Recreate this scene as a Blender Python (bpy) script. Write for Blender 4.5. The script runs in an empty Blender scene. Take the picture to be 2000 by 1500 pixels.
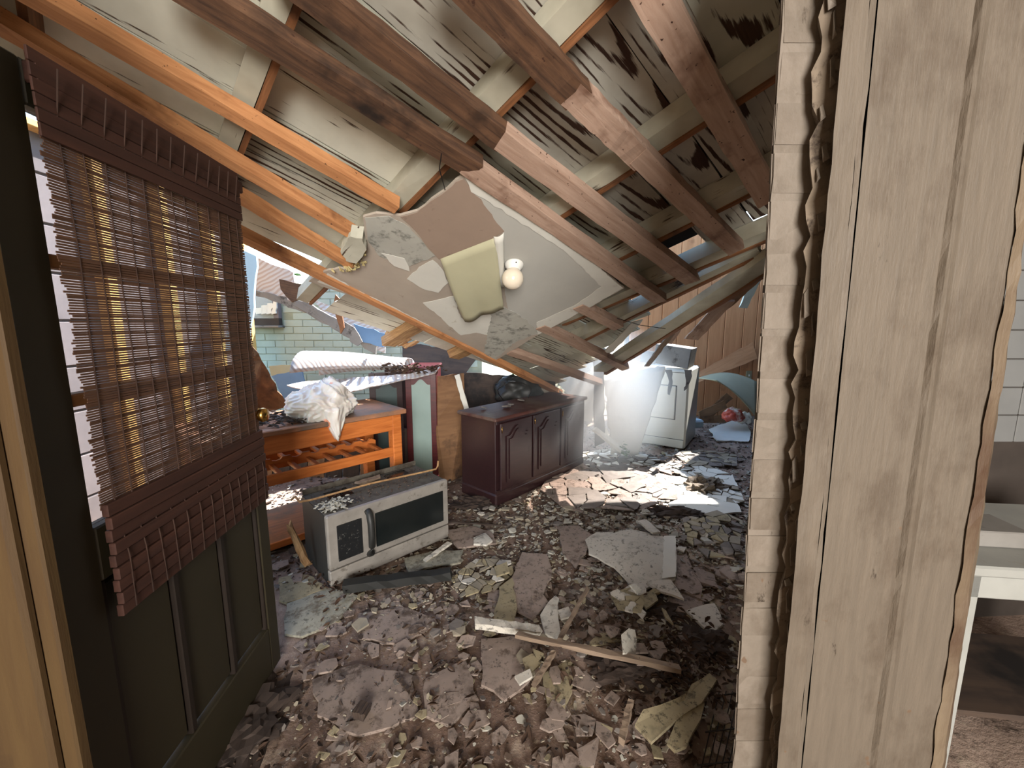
import bpy, bmesh, math, random
from mathutils import Vector, Matrix, noise
R = random.Random(7)
S = bpy.context.scene
COL = S.collection
# ------------------------------------------------------------------ camera
F, PIT, H = 800.0, math.radians(8.5), 1.45
CP, SP = math.cos(PIT), math.sin(PIT)
cd = bpy.data.cameras.new('camera'); cam = bpy.data.objects.new('camera', cd); COL.objects.link(cam)
cd.sensor_width = 36; cd.lens = F/2000*36; cd.clip_start = .02
cam.location = (0, 0, H); cam.rotation_euler = (math.pi/2-PIT, 0, 0)
S.camera = cam
# ------------------------------------------------------------------ world, sun, area lights, exposure
w = bpy.data.worlds.new('sky'); S.world = w; w.use_nodes = True
wn = w.node_tree.nodes; wl = w.node_tree.links
sky = wn.new('ShaderNodeTexSky'); sky.sky_type = 'NISHITA'; sky.sun_disc = False
sky.sun_elevation = math.radians(42); sky.sun_rotation = math.radians(25); sky.air_density = 1.5; sky.dust_density = .6; sky.ozone_density = 3
wl.new(sky.outputs[0], wn['Background'].inputs[0]); wn['Background'].inputs[1].default_value = .5
sd = bpy.data.lights.new('sun', 'SUN'); sd.energy = 15; sd.angle = .01; sd.color = (1, .97, .94)
sun = bpy.data.objects.new('sun', sd); COL.objects.link(sun)
sun.rotation_euler = Vector((-.45, -.50, -.74)).to_track_quat('-Z', 'Y').to_euler()
def area(name, loc, aim, size, power, col):
    l = bpy.data.lights.new(name, 'AREA'); l.energy = power; l.size = size; l.color = col; l.shape = 'SQUARE'
    o = bpy.data.objects.new(name, l); COL.objects.link(o); o.location = loc
    o.rotation_euler = (Vector(aim)-Vector(loc)).to_track_quat('-Z', 'Y').to_euler()
    return o
area('hall_fill_light', (.6, -4.9, 2.0), (.2, 2.5, 1.2), 2.4, 480, (1, .965, .92))  # unseen fill lamp added behind the camera to brighten the interior
S.view_settings.view_transform = 'Standard'; S.view_settings.look = 'None'
S.view_settings.gamma = 1; S.view_settings.use_curve_mapping = False
S.view_settings.exposure = .85
S.cycles.max_bounces = 8; S.cycles.diffuse_bounces = 5; S.cycles.use_denoising = True
S.cycles.sample_clamp_indirect = 6

# ------------------------------------------------------------------ measuring
def ray(u, v):
    x = (u-1000)/F; y = (750-v)/F
    return Vector((x, CP+y*SP, -SP+y*CP))
def at(u, v, Y):
    d = ray(u, v); t = Y/d.y
    return Vector((d.x*t, Y, H+d.z*t))
def fl(u, v, z=0.0):
    d = ray(u, v); t = (z-H)/d.z
    return Vector((d.x*t, d.y*t, z))
RN = Vector((0, .4472, .8944)); RD = Vector((0, .8944, -.4472))
TH = math.radians(43.8); ct, st_ = math.cos(TH), math.sin(TH)
RA = Vector((ct, 0, 0)) + RD*st_          # joists run this way
RB = Vector((-st_, 0, 0)) + RD*ct         # rafters run this way
RO = Vector((0, 0, 2.9))
def rp(u, v, off=0.0):                    # sight line meets the fallen roof, off = height above joist undersides
    d = ray(u, v); t = (RN.dot(RO)+off-RN.z*H)/RN.dot(d)
    return Vector((0, 0, H)) + d*t
def rs(s, t, off=0.0): return RO + RA*s + RB*t + RN*off
def hfloor(x, y):
    n = noise.noise(Vector((x*1.1, y*1.1, 0)))*.03 + noise.noise(Vector((x*4, y*4, 3)))*.014 + noise.noise(Vector((x*13, y*13, 5)))*.005
    m = .07*math.exp(-((x-.55)**2/.12+(y-1.5)**2/.10)) + .05*math.exp(-((x-1.2)**2/.2+(y-2.4)**2/.5))
    return n*.8 + m

# ------------------------------------------------------------------ materials
def rgb(r, g, b):
    f = lambda c: ((c/255+.055)/1.055)**2.4 if c > 10 else c/255/12.92
    return (f(r), f(g), f(b), 1)
class NT:
    def __init__(s, name, rough=.8, spec=.3, metal=0):
        s.m = bpy.data.materials.new(name); s.m.use_nodes = True
        s.t = s.m.node_tree; s.b = s.t.nodes['Principled BSDF']
        s.b.inputs['Roughness'].default_value = rough; s.b.inputs['Metallic'].default_value = metal
        s.b.inputs['Specular IOR Level'].default_value = spec
    def n(s, ty, ins=None, **k):
        x = s.t.nodes.new('ShaderNode'+ty)
        for a, v in k.items(): setattr(x, a, v)
        for a, v in (ins or {}).items():
            if hasattr(v, 'is_linked') or hasattr(v, 'links'): s.t.links.new(v, x.inputs[a])
            else: x.inputs[a].default_value = v
        return x
    def l(s, a, b): s.t.links.new(a, b)
    def coord(s, sc=(1, 1, 1)):
        tc = s.n('TexCoord'); oi = s.n('ObjectInfo')
        mu = s.n('Math', {0: oi.outputs['Random'], 1: 61.0}, operation='MULTIPLY')
        ad = s.n('VectorMath', {0: tc.outputs['Object'], 1: mu.outputs[0]}, operation='ADD')
        mp = s.n('Mapping', {'Vector': ad.outputs[0], 'Scale': sc})
        return mp.outputs[0]
    def noise(s, co, scale, detail=4, rough=.55, dist=0):
        return s.n('TexNoise', {'Vector': co, 'Scale': scale, 'Detail': detail, 'Roughness': rough, 'Distortion': dist}).outputs['Fac']
    def ramp(s, fac, lo, hi, a=0.0, b=1.0):
        return s.n('MapRange', {'Value': fac, 'From Min': lo, 'From Max': hi, 'To Min': a, 'To Max': b}).outputs[0]
    def mix(s, fac, a, b, bt='MIX'):
        x = s.n('Mix', data_type='RGBA', blend_type=bt)
        for i, v in ((0, fac), (6, a), (7, b)):
            if hasattr(v, 'links'): s.l(v, x.inputs[i])
            else: x.inputs[i].default_value = v
        return x.outputs[2]
    def math(s, op, a, b): return s.n('Math', {0: a, 1: b}, operation=op).outputs[0]
    def out(s, col, bump=None, bs=.3, bd=.004):
        if hasattr(col, 'links'): s.l(col, s.b.inputs['Base Color'])
        else: s.b.inputs['Base Color'].default_value = col
        if bump is not None:
            b = s.n('Bump', {'Height': bump, 'Strength': bs, 'Distance': bd}); s.l(b.outputs[0], s.b.inputs['Normal'])
        return s.m
def wood(name, a, b, stain=None, sa=.45, rough=.7, sc=1.0, spots=.0, bs=.4, spec=.3):
    k = NT(name, rough, spec); co = k.coord((1.5*sc, 16*sc, 16*sc)); iso = k.coord()
    n = k.noise(co, 3, 6, .6, .6)
    c = k.mix(k.ramp(n, .3, .7), a, b)
    if stain:
        lo = k.noise(iso, 2.6, 5, .65); c = k.mix(k.ramp(lo, sa, sa+.14), c, stain)
    if spots:
        sp = k.noise(iso, 60, 3); c = k.mix(k.ramp(sp, .72-spots*.07, .76-spots*.07), c, rgb(60, 38, 28))
    return k.out(c, n, bs)
def peel(name, paint, bare, dirt, amt=.5, bs=.6):
    k = NT(name, .75); iso = k.coord(); co = k.coord((.5, 3.2, 3.2)); fine = k.coord((1.2, 26, 26))
    tc = k.n('TexCoord'); oi = k.n('ObjectInfo'); r1 = k.math('MULTIPLY', oi.outputs['Random'], -1.1)
    off = k.n('CombineXYZ', {0: r1, 1: k.math('MULTIPLY', oi.outputs['Random'], -.18)})
    cc = k.n('VectorMath', {0: k.n('VectorMath', {0: tc.outputs['Object'], 1: off.outputs[0]}, operation='ADD').outputs[0], 1: (1.1, 11, 3)}, operation='MULTIPLY').outputs[0]
    wv = k.n('TexWave', {'Vector': cc, 'Scale': 1.0, 'Distortion': 7.0, 'Detail': 2.0, 'Detail Scale': .35, 'Detail Roughness': .55}, wave_type='RINGS', rings_direction='SPHERICAL').outputs['Fac']
    fn = k.noise(fine, 4, 4, .6)
    patch = k.noise(k.coord((.9, 2.6, 2.6)), 2.0, 5, .6)
    g = k.math('ADD', k.math('MULTIPLY', wv, .34), k.math('ADD', k.math('MULTIPLY', fn, .5), k.math('MULTIPLY', patch, 1.1)))
    m = k.ramp(g, 1.33-amt*.5, 1.40-amt*.5)
    low = k.noise(iso, 1.7, 5, .6)
    pc = k.mix(k.ramp(low, .42, .72), paint, dirt)
    bc = k.mix(fn, bare, rgb(30, 21, 16))
    return k.out(k.mix(m, pc, bc), m, bs, -.003)
def painted(name, c1, c2, dirt, damt=.5, crack=True, rough=.6, streak=True, bs=.5):
    k = NT(name, rough); iso = k.coord(); v = k.coord((14, 14, 1.2) if streak else (3, 3, 3))
    low = k.noise(iso, 2.2, 6, .6); n2 = k.noise(v, 5, 5, .6); fine = k.noise(k.coord((60, 60, 9) if streak else (20, 20, 20)), 4, 3); sp = k.noise(iso, 24, 2)
    c = k.mix(k.ramp(n2, .3, .7), c1, c2)
    c = k.mix(k.ramp(low, .74-damt*.25, .92-damt*.2), c, dirt)
    c = k.mix(k.ramp(sp, .735, .76), c, rgb(92, 74, 58))
    blot = k.noise(k.coord((1, 1, .55)), 7, 7, .72)
    c = k.mix(k.ramp(blot, .50, .66, 0, .55), c, dirt)
    c = k.mix(k.ramp(k.noise(k.coord((1, 1, .4)), 16, 6, .7), .67, .72), c, tuple(x*.55 for x in dirt[:3])+(1,))
    h = k.math('ADD', k.math('MULTIPLY', n2, .6), k.math('MULTIPLY', fine, .35))
    if crack:
        e = k.n('TexVoronoi', {'Vector': k.coord((9, 9, 3)), 'Scale': 1.6}, feature='DISTANCE_TO_EDGE').outputs['Distance']
        cr = k.math('MULTIPLY', k.ramp(e, .0, .012, 1, 0), k.ramp(k.noise(iso, 6, 3), .56, .6))
        c = k.mix(cr, c, rgb(50, 40, 32))
        sp = k.noise(iso, 30, 2); c = k.mix(k.ramp(sp, .76, .79), c, rgb(66, 52, 42))
        h = k.math('SUBTRACT', h, cr)
    h = k.math('ADD', h, k.math('MULTIPLY', blot, .8))
    return k.out(c, h, bs*1.3, .004)
def plain(name, c, rough=.6, metal=0, spec=.4, var=.25, vs=6, dirt=None, da=.5, bs=.1, speck=False):
    k = NT(name, rough, spec, metal); iso = k.coord(); n = k.noise(iso, vs, 5, .6)
    d = tuple(x*(1-var) for x in c[:3])+(1,)
    col = k.mix(k.ramp(n, .3, .7), c, d)
    if dirt: col = k.mix(k.ramp(k.noise(iso, vs*2.1, 6, .7), da, da+.12), col, dirt)
    if speck:
        col = k.mix(k.ramp(k.noise(k.coord(), 34, 5, .75), .56, .62), col, tuple(x*.35 for x in c[:3])+(1,))
        col = k.mix(k.ramp(k.noise(k.coord(), 8, 6, .7), .54, .70), col, tuple(x*.5 for x in c[:3])+(1,))
    return k.out(col, n, bs)
def glass(name, col, rough=.08, alpha=.35):
    k = NT(name, rough, .6); k.b.inputs['Base Color'].default_value = col
    k.b.inputs['Alpha'].default_value = alpha
    return k.m
M = {}
M['joist'] = wood('joist_orange', rgb(192, 138, 92), rgb(154, 102, 64), rgb(100, 60, 38), .56, spots=.3)
M['joist_pink'] = wood('joist_pinkish', rgb(174, 148, 130), rgb(146, 118, 100), rgb(96, 66, 50), .56, spots=.7)
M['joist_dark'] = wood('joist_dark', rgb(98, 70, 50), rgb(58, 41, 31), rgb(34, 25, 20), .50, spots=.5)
M['rafter_wood'] = wood('rafter_brown', rgb(138, 92, 58), rgb(92, 60, 38), rgb(52, 36, 26), .55)
M['rafter_paint'] = peel('rafter_painted', rgb(178, 174, 156), rgb(96, 72, 52), rgb(128, 122, 104), .12)
M['board_a'] = peel('board_white_peeling', rgb(186, 186, 170), rgb(84, 60, 44), rgb(148, 146, 128), .42)
M['board_b'] = peel('board_grey_peeling', rgb(176, 172, 160), rgb(78, 52, 40), rgb(128, 122, 108), .54)
M['board_c'] = peel('board_clean', rgb(196, 194, 178), rgb(96, 70, 52), rgb(150, 146, 130), .30)
M['board_bare'] = wood('board_bare', rgb(122, 84, 58), rgb(84, 58, 40), rgb(58, 42, 32), .5)
M['sky_block'] = plain('sky_block_sheet', rgb(36, 34, 34), .95, bs=.3)
M['drywall'] = plain('drywall_beige_paper', rgb(170, 158, 144), .9, var=.18, vs=3, dirt=rgb(120, 108, 94), da=.62)
M['dry_white'] = plain('drywall_white', rgb(206, 204, 194), .85, var=.1, vs=5, dirt=rgb(170, 164, 148), da=.62)
M['dry_grey'] = plain('drywall_grey_paint', rgb(176, 174, 166), .85, var=.1, vs=3)
M['dry_tan'] = plain('drywall_tan_paper', rgb(150, 130, 114), .9, var=.15, vs=4, dirt=rgb(104, 86, 74), da=.6)
M['dry_green'] = plain('paper_greenish', rgb(168, 164, 136), .85, var=.12, vs=3)
M['mold'] = plain('drywall_mouldy', rgb(168, 166, 156), .9, var=.15, vs=6, dirt=rgb(112, 112, 104), da=.52)
M['foam'] = plain('foam_yellow', rgb(186, 170, 122), .95, var=.3, vs=20, bs=.6)
M['casing'] = painted('casing_paint', rgb(96, 86, 74), rgb(86, 77, 66), rgb(64, 52, 40), .6, crack=False)
M['edgechip'] = painted('casing_edge_chipped', rgb(104, 90, 72), rgb(92, 78, 62), rgb(58, 36, 22), 1.0, crack=False)
M['brickpaint'] = painted('brick_paint', rgb(112, 102, 91), rgb(98, 89, 78), rgb(72, 60, 47), .85, crack=False, streak=False, bs=.5)
M['gapdark'] = plain('gap_dirty', rgb(112, 99, 84), .95, var=.35, vs=12, dirt=rgb(52, 42, 34), da=.54, bs=.6)
M['jamb'] = wood('jamb_tan_wood', rgb(72, 54, 28), rgb(62, 44, 22), rgb(50, 34, 18), .6, sc=.6)
M['doorpaint'] = plain('door_olive_paint', rgb(50, 44, 28), .55, var=.18, vs=4)
M['doorgroove'] = plain('door_groove', rgb(34, 24, 16), .6)
M['muntin'] = wood('muntin_brown', rgb(150, 104, 62), rgb(116, 76, 44))
M['slat'] = wood('bamboo_slat', rgb(106, 76, 58), rgb(76, 54, 42), sc=.7, bs=.1)
M['slatdark'] = wood('bamboo_valance', rgb(76, 48, 38), rgb(54, 34, 28), sc=.7, bs=.1)
M['cord'] = plain('blind_cord', rgb(58, 38, 28), .9)
M['brass'] = plain('brass', rgb(190, 150, 80), .25, 1, var=.2)
M['stud'] = wood('stud_pine', rgb(226, 184, 110), rgb(196, 148, 80))
M['sheath'] = plain('sheathing_grey', rgb(112, 104, 104), .9, var=.3, vs=3)
M['cart'] = wood('cart_orange_stain', rgb(206, 122, 60), rgb(172, 92, 40), rough=.4, bs=.15, spec=.5)
M['carttop'] = wood('cart_top_dusty', rgb(172, 120, 86), rgb(134, 96, 74), rgb(112, 96, 84), .45, rough=.6, bs=.15)
M['mahog'] = wood('mahogany_gloss', rgb(50, 30, 31), rgb(36, 22, 24), rough=.3, bs=.05, spec=.6)
M['mahogtop'] = wood('mahogany_dusty', rgb(86, 50, 44), rgb(62, 38, 34), rgb(100, 86, 76), .52, rough=.6)
M['redwood'] = wood('red_cabinet', rgb(84, 26, 28), rgb(58, 18, 21), rough=.3, bs=.05, spec=.6)
M['cabglass'] = plain('dusty_cabinet_glass', rgb(138, 158, 152), .25, var=.15, vs=3, spec=.7)
M['cabglassdark'] = plain('dark_cabinet_glass', rgb(58, 74, 74), .3, var=.3, vs=3, spec=.7)
M['steel'] = plain('stainless_dirty', rgb(158, 152, 144), .42, .35, var=.3, vs=8, dirt=rgb(98, 90, 80), da=.58)
M['steeltop'] = plain('sheet_metal_dusty', rgb(96, 90, 80), .75, .2, var=.35, vs=9, dirt=rgb(66, 58, 50), da=.5, bs=.4)
M['blackgl'] = plain('black_glass', rgb(22, 26, 26), .2, var=.3, vs=4, spec=.6)
M['speck'] = plain('control_panel_speckled', rgb(26, 27, 28), .4, var=.2, vs=30, dirt=rgb(120, 118, 112), da=.60)
M['blackpl'] = plain('black_plastic', rgb(40, 40, 38), .5, var=.3)
M['appl'] = plain('appliance_enamel', rgb(196, 194, 182), .4, var=.06, vs=2, spec=.5, dirt=rgb(160, 156, 142), da=.68)
M['applline'] = plain('appliance_gap', rgb(70, 70, 66), .8)
M['greycard'] = plain('grey_card', rgb(128, 124, 118), .9, var=.3, vs=5, dirt=rgb(70, 66, 62), da=.56)
M['ply'] = wood('plywood_brown', rgb(134, 100, 70), rgb(108, 78, 54), rgb(62, 46, 36), .52, sc=.4, bs=.1)
M['plydark'] = wood('plywood_dark', rgb(72, 58, 48), rgb(48, 40, 36), rgb(30, 26, 24), .5, sc=.4, bs=.1)
M['panel'] = wood('wood_panelling', rgb(214, 158, 114), rgb(190, 134, 92), rgb(156, 108, 76), .6, sc=.35, bs=.1)
M['siding'] = None
M['bluegrey'] = plain('blue_painted_metal', rgb(96, 128, 160), .5, var=.3, vs=3)
M['bluewhite'] = plain('blue_plastic_and_sky', rgb(178, 202, 212), .5, var=.12, vs=3)  # also colours the torn-end bits that stand for sky
M['whitepl'] = plain('white_plastic', rgb(214, 212, 204), .5, var=.1, vs=5)
M['tile'] = plain('white_tile', rgb(120, 120, 118), .3, var=.12, vs=6, spec=.5)
M['mortar'] = plain('mortar', rgb(150, 158, 140), .95, var=.3)
M['brickwhite'] = plain('brick_green_white_paint', rgb(158, 170, 160), .85, var=.12, vs=7, dirt=rgb(126, 134, 120), da=.66, bs=.4)
M['darkwall'] = plain('dark_wall', rgb(62, 54, 48), .95, var=.3)
M['hallwall'] = plain('hall_wall', rgb(150, 132, 112), .9, var=.15)
M['tablewhite'] = plain('table_white_paint', rgb(150, 150, 144), .5, var=.2, vs=5, dirt=rgb(128, 116, 98), da=.62)
M['leaf'] = plain('dead_leaf', rgb(74, 54, 40), .9, var=.5, vs=9)
M['leafg'] = plain('grey_leaf', rgb(108, 98, 92), .9, var=.5, vs=9)
M['leaflive'] = plain('green_leaf', rgb(72, 104, 48), .7, var=.3)
M['chipw'] = plain('chip_white', rgb(170, 166, 154), .9, var=.35, vs=14)
M['chipc'] = plain('chip_cream', rgb(148, 138, 120), .9, var=.3, vs=14)
M['chipg'] = plain('chip_grey', rgb(118, 110, 103), .9, var=.35, vs=14)
M['chipb'] = plain('chip_brown', rgb(88, 72, 60), .95, var=.4, vs=14)
M['soil'] = plain('rubble_dark', rgb(64, 52, 45), 1, var=.5, vs=14, bs=.5)
M['brownsheet'] = plain('sheet_brown_grey', rgb(142, 126, 115), .85, var=.22, vs=5, dirt=rgb(78, 64, 54), da=.52, bs=.3, speck=True)
M['greysheet'] = plain('sheet_grey_cream', rgb(192, 186, 174), .9, var=.14, vs=5, dirt=rgb(140, 130, 116), da=.60, bs=.3, speck=True)
M['mint'] = plain('sheet_mint_dirty', rgb(152, 148, 132), .9, var=.3, vs=7, dirt=rgb(96, 86, 72), da=.5, bs=.3, speck=True)
M['yellowsheet'] = plain('sheet_yellowish', rgb(150, 138, 110), .9, var=.25, vs=8, dirt=rgb(98, 84, 66), da=.56, bs=.3, speck=True)
M['splinter'] = wood('splintered_wood', rgb(176, 140, 96), rgb(116, 84, 56), sc=1.4, bs=.8)
M['stick'] = wood('grey_stick', rgb(136, 118, 100), rgb(104, 88, 74), spots=.3)
M['wire'] = plain('dark_wire', rgb(44, 40, 38), .5, .6)
M['red'] = plain('red_white_plastic', rgb(196, 84, 66), .5, var=.1, vs=3, dirt=rgb(220, 210, 200), da=.5)
M['grass'] = plain('outdoor_ground', rgb(150, 148, 120), .95, var=.3, vs=5, dirt=rgb(86, 110, 52), da=.58)
k = NT('siding_wood_grain', .5, .4)
wv = k.n('TexWave', {'Vector': k.coord((1, 1, 1)), 'Scale': 11.0, 'Distortion': 6.0, 'Detail': 1.0, 'Detail Scale': .5}, wave_type='BANDS', bands_direction='DIAGONAL').outputs['Fac']
M['siding'] = k.out(k.mix(k.ramp(wv, .35, .75), rgb(182, 180, 180), rgb(166, 152, 144)), wv, .3)
k = NT('floor_dirt', .85, .3)
iso = k.coord()
a = k.noise(iso, 1.3, 8, .62, .4); b = k.noise(iso, 7, 8, .7); c_ = k.noise(iso, 45, 4, .7)
col = k.mix(k.ramp(a, .42, .60), rgb(150, 130, 116), rgb(108, 88, 76))
col = k.mix(k.ramp(b, .56, .66), col, rgb(66, 54, 46))
col = k.mix(k.ramp(k.noise(iso, 3.1, 7, .65), .58, .68), col, rgb(168, 152, 134))
col = k.mix(k.ramp(c_, .60, .68), col, rgb(150, 136, 118))
M['floor'] = k.out(col, k.math('ADD', b, k.math('MULTIPLY', c_, .5)), .8, .012)
# plastic bag, a little translucent
k = NT('bag_white', .35, .5); k.b.inputs['Subsurface Weight'].default_value = .15
n = k.noise(k.coord(), 5, 3)
M['bag'] = k.out(k.mix(k.ramp(n, .69, .71), rgb(226, 220, 212), rgb(228, 150, 116)))
M['globe'] = plain('globe_glass', rgb(214, 202, 182), .12, var=.1, vs=3, spec=.6)
M['paneglass'] = glass('window_glass', (.75, .82, .86, 1), .05, .18)

# ------------------------------------------------------------------ builders
W_ = {}
def tag(o, label=None, cat=None, group=None, kind=None):
    if label: o['label'] = label
    if cat: o['category'] = cat
    if group: o['group'] = group
    if kind: o['kind'] = kind
    return o
def empty(name, loc, label=None, cat=None, group=None, kind=None):
    o = bpy.data.objects.new(name, None); COL.objects.link(o); o.location = loc; o.empty_display_size = .05
    W_[o] = Matrix.Translation(loc); return tag(o, label, cat, group, kind)
def link(name, me, frame, mat, parent=None):
    o = bpy.data.objects.new(name, me); COL.objects.link(o)
    if mat and not me.materials: me.materials.append(M[mat] if isinstance(mat, str) else mat)
    if parent: o.parent = parent; o.matrix_local = W_[parent].inverted() @ frame
    else: o.matrix_world = frame
    W_[o] = frame.copy(); return o
def mesh(name, verts, faces, smooth=False):
    me = bpy.data.meshes.new(name); me.from_pydata([tuple(v) for v in verts], [], faces); me.update()
    bm = bmesh.new(); bm.from_mesh(me); bmesh.ops.recalc_face_normals(bm, faces=bm.faces); bm.to_mesh(me); bm.free()
    if smooth:
        for p in me.polygons: p.use_smooth = True
    return me
def fr(o, x, z=None, y=None):
    x = Vector(x).normalized()
    if z is not None: z = Vector(z); z = (z-x*z.dot(x)).normalized(); y = z.cross(x)
    else: y = Vector(y); y = (y-x*y.dot(x)).normalized(); z = x.cross(y)
    m = Matrix((x, y, z)).transposed().to_4x4(); m.translation = Vector(o); return m
def boxme(name, xr, yr, zr, bev=.003):
    bm = bmesh.new(); bmesh.ops.create_cube(bm, size=1)
    for v in bm.verts:
        v.co = Vector(((xr[0]+xr[1])/2+v.co.x*(xr[1]-xr[0]), (yr[0]+yr[1])/2+v.co.y*(yr[1]-yr[0]), (zr[0]+zr[1])/2+v.co.z*(zr[1]-zr[0])))
    if bev: bmesh.ops.bevel(bm, geom=list(bm.edges), offset=min(bev, min(abs(xr[1]-xr[0]), abs(yr[1]-yr[0]), abs(zr[1]-zr[0]))*.4), segments=1, affect='EDGES')
    me = bpy.data.meshes.new(name); bm.to_mesh(me); bm.free(); return me
def bx(name, f, xr, yr, zr, mat, parent=None, bev=.004):
    return link(name, boxme(name, xr, yr, zr, bev), f, mat, parent)
def beam(name, p0, p1, wd, th, up, mat, parent=None, rough=.002, seg=8, jag=0.0, center=False, seed=None, taper=1.0):
    """board from p0 to p1; up = direction of its thickness; p0/p1 run along the middle of its near face"""
    p0, p1 = Vector(p0), Vector(p1); L = (p1-p0).length; f = fr(p0, p1-p0, z=up)
    rr = random.Random(seed if seed is not None else R.random())
    vs, fs = [], []
    for i in range(seg+1):
        q = i/seg; w2 = wd/2*(1+(taper-1)*q)
        for (y, z) in ((-w2, 0), (w2, 0), (w2, th), (-w2, th)):
            x = q*L
            if jag and i in (0, seg): x += rr.uniform(-jag, jag)
            vs.append((x, y+rr.uniform(-rough, rough), z-(th/2 if center else 0)+rr.uniform(-rough, rough)))
    for i in range(seg):
        a = i*4
        for j in range(4): fs.append((a+j, a+(j+1) % 4, a+4+(j+1) % 4, a+4+j))
    fs.append((0, 3, 2, 1)); e = seg*4; fs.append((e, e+1, e+2, e+3))
    return link(name, mesh(name, vs, fs), f, mat, parent)
def jagged(pts, step, amp, rr, skip=(), up=Vector((0, 0, 1))):
    out = []
    n = len(pts)
    for i in range(n):
        a, b = Vector(pts[i]), Vector(pts[(i+1) % n]); out.append(a)
        if i in skip: continue
        k = int((b-a).length/step)
        for j in range(1, k):
            d = Vector([rr.uniform(-amp, amp) for _ in a]); out.append(a.lerp(b, j/k)+d-up*d.dot(up))
    return out
def sheet(name, pts, th, mat, parent=None, up=None, step=0, amp=0, seed=0, skip=(), bow=0.0, flex=True):
    """a torn flat piece from a 3D outline: thickness th along up"""
    pts = [Vector(p) for p in pts]; rr = random.Random(seed)
    c = sum(pts, Vector())/len(pts)
    if up is None:
        up = Vector()
        for i in range(len(pts)): up += (pts[i]-c).cross(pts[(i+1) % len(pts)]-c)
    up = Vector(up).normalized()
    if step: pts = jagged(pts, step, amp, rr, skip, up); c = sum(pts, Vector())/len(pts)
    x = (pts[1]-pts[0]); x = x-up*x.dot(up)
    if x.length < 1e-6: x = Vector((1, 0, 0))
    f = fr(c, x, z=up); fi = f.inverted()
    n = len(pts); rad = max((p-c).length for p in pts)
    vs = []
    if bow == 0:
        Q = [fi @ p for p in pts]; mz = sum(q.z for q in Q)/n
        vs = [Vector((q.x, q.y, q.z if flex else q.z*.15)) for q in Q]; vs += [v+Vector((0, 0, th)) for v in vs]
        fs = [tuple(range(n))[::-1], tuple(range(n, 2*n))]+[(i, (i+1) % n, n+(i+1) % n, n+i) for i in range(n)]
        return link(name, mesh(name, vs, fs), f, mat, parent)
    for top in (0, 1):
        for ring in (1.0, .55):
            for p in pts:
                q = fi @ (c+(p-c)*ring); q.z += top*th - bow*(1-(1-ring)**2 if ring < 1 else 1)*((p-c).length*ring/rad)**2
                vs.append(q)
        vs.append(Vector((0, 0, top*th)))
    o = 2*n+1; fs = []
    for i in range(n):
        j = (i+1) % n
        fs += [(i, j, n+j, n+i), (n+i, n+j, 2*n), (o+i, o+n+i, o+n+j, o+j), (o+n+i, o+2*n, o+n+j), (i, o+i, o+j, j)]
    return link(name, mesh(name, vs, fs), f, mat, parent)
def slabgrid(name, fn, nu, nv, th, mat, parent=None, smooth=True, origin=None):
    """a curved sheet with real thickness from fn(a,b) -> point"""
    P = [[Vector(fn(i/nu, j/nv)) for j in range(nv+1)] for i in range(nu+1)]
    c = origin or sum((sum(r, Vector()) for r in P), Vector())/((nu+1)*(nv+1))
    vs = []; fs = []
    for s in (0, 1):
        for i in range(nu+1):
            for j in range(nv+1):
                du = P[min(i+1, nu)][j]-P[max(i-1, 0)][j]; dv = P[i][min(j+1, nv)]-P[i][max(j-1, 0)]
                nn = du.cross(dv); nn = nn.normalized() if nn.length > 1e-9 else Vector((0, 0, 1))
                vs.append(P[i][j]-c+nn*th*s)
    m = nv+1; o = (nu+1)*m
    for i in range(nu):
        for j in range(nv):
            a = i*m+j; fs.append((a, a+1, a+m+1, a+m)); fs.append((o+a, o+a+m, o+a+m+1, o+a+1))
    for i in range(nu): fs.append((i*m, (i+1)*m, o+(i+1)*m, o+i*m)); fs.append((i*m+nv, o+i*m+nv, o+(i+1)*m+nv, (i+1)*m+nv))
    for j in range(nv): fs.append((j, o+j, o+j+1, j+1)); a = nu*m+j; fs.append((a, a+1, o+a+1, o+a))
    return link(name, mesh(name, vs, fs, smooth), Matrix.Translation(c), mat, parent)
def tube(name, pts, r, mat, parent=None, n=6, r1=None):
    pts = [Vector(p) for p in pts]; c = pts[0].copy(); vs = []; fs = []
    for i, p in enumerate(pts):
        d = (pts[min(i+1, len(pts)-1)]-pts[max(i-1, 0)]).normalized()
        a = d.orthogonal().normalized() if abs(d.z) > .9 else d.cross(Vector((0, 0, 1))).normalized(); b = d.cross(a)
        q = i/(len(pts)-1); rad = r+((r1 if r1 is not None else r)-r)*q
        for k_ in range(n):
            t = 2*math.pi*k_/n; vs.append(p-c+a*math.cos(t)*rad+b*math.sin(t)*rad)
    for i in range(len(pts)-1):
        for k_ in range(n): fs.append((i*n+k_, i*n+(k_+1) % n, (i+1)*n+(k_+1) % n, (i+1)*n+k_))
    fs.append(tuple(range(n))); fs.append(tuple(range((len(pts)-1)*n, len(pts)*n)))
    return link(name, mesh(name, vs, fs, True), Matrix.Translation(c), mat, parent)
def lathe(name, f, prof, mat, parent=None, n=32):
    vs = []; fs = []
    for r, z in prof:
        for k_ in range(n): t = 2*math.pi*k_/n; vs.append((r*math.cos(t), r*math.sin(t), z))
    for i in range(len(prof)-1):
        for k_ in range(n): fs.append((i*n+k_, i*n+(k_+1) % n, (i+1)*n+(k_+1) % n, (i+1)*n+k_))
    fs.append(tuple(range(n))); fs.append(tuple(range((len(prof)-1)*n, len(prof)*n)))
    return link(name, mesh(name, vs, fs, True), f, mat, parent)
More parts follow.
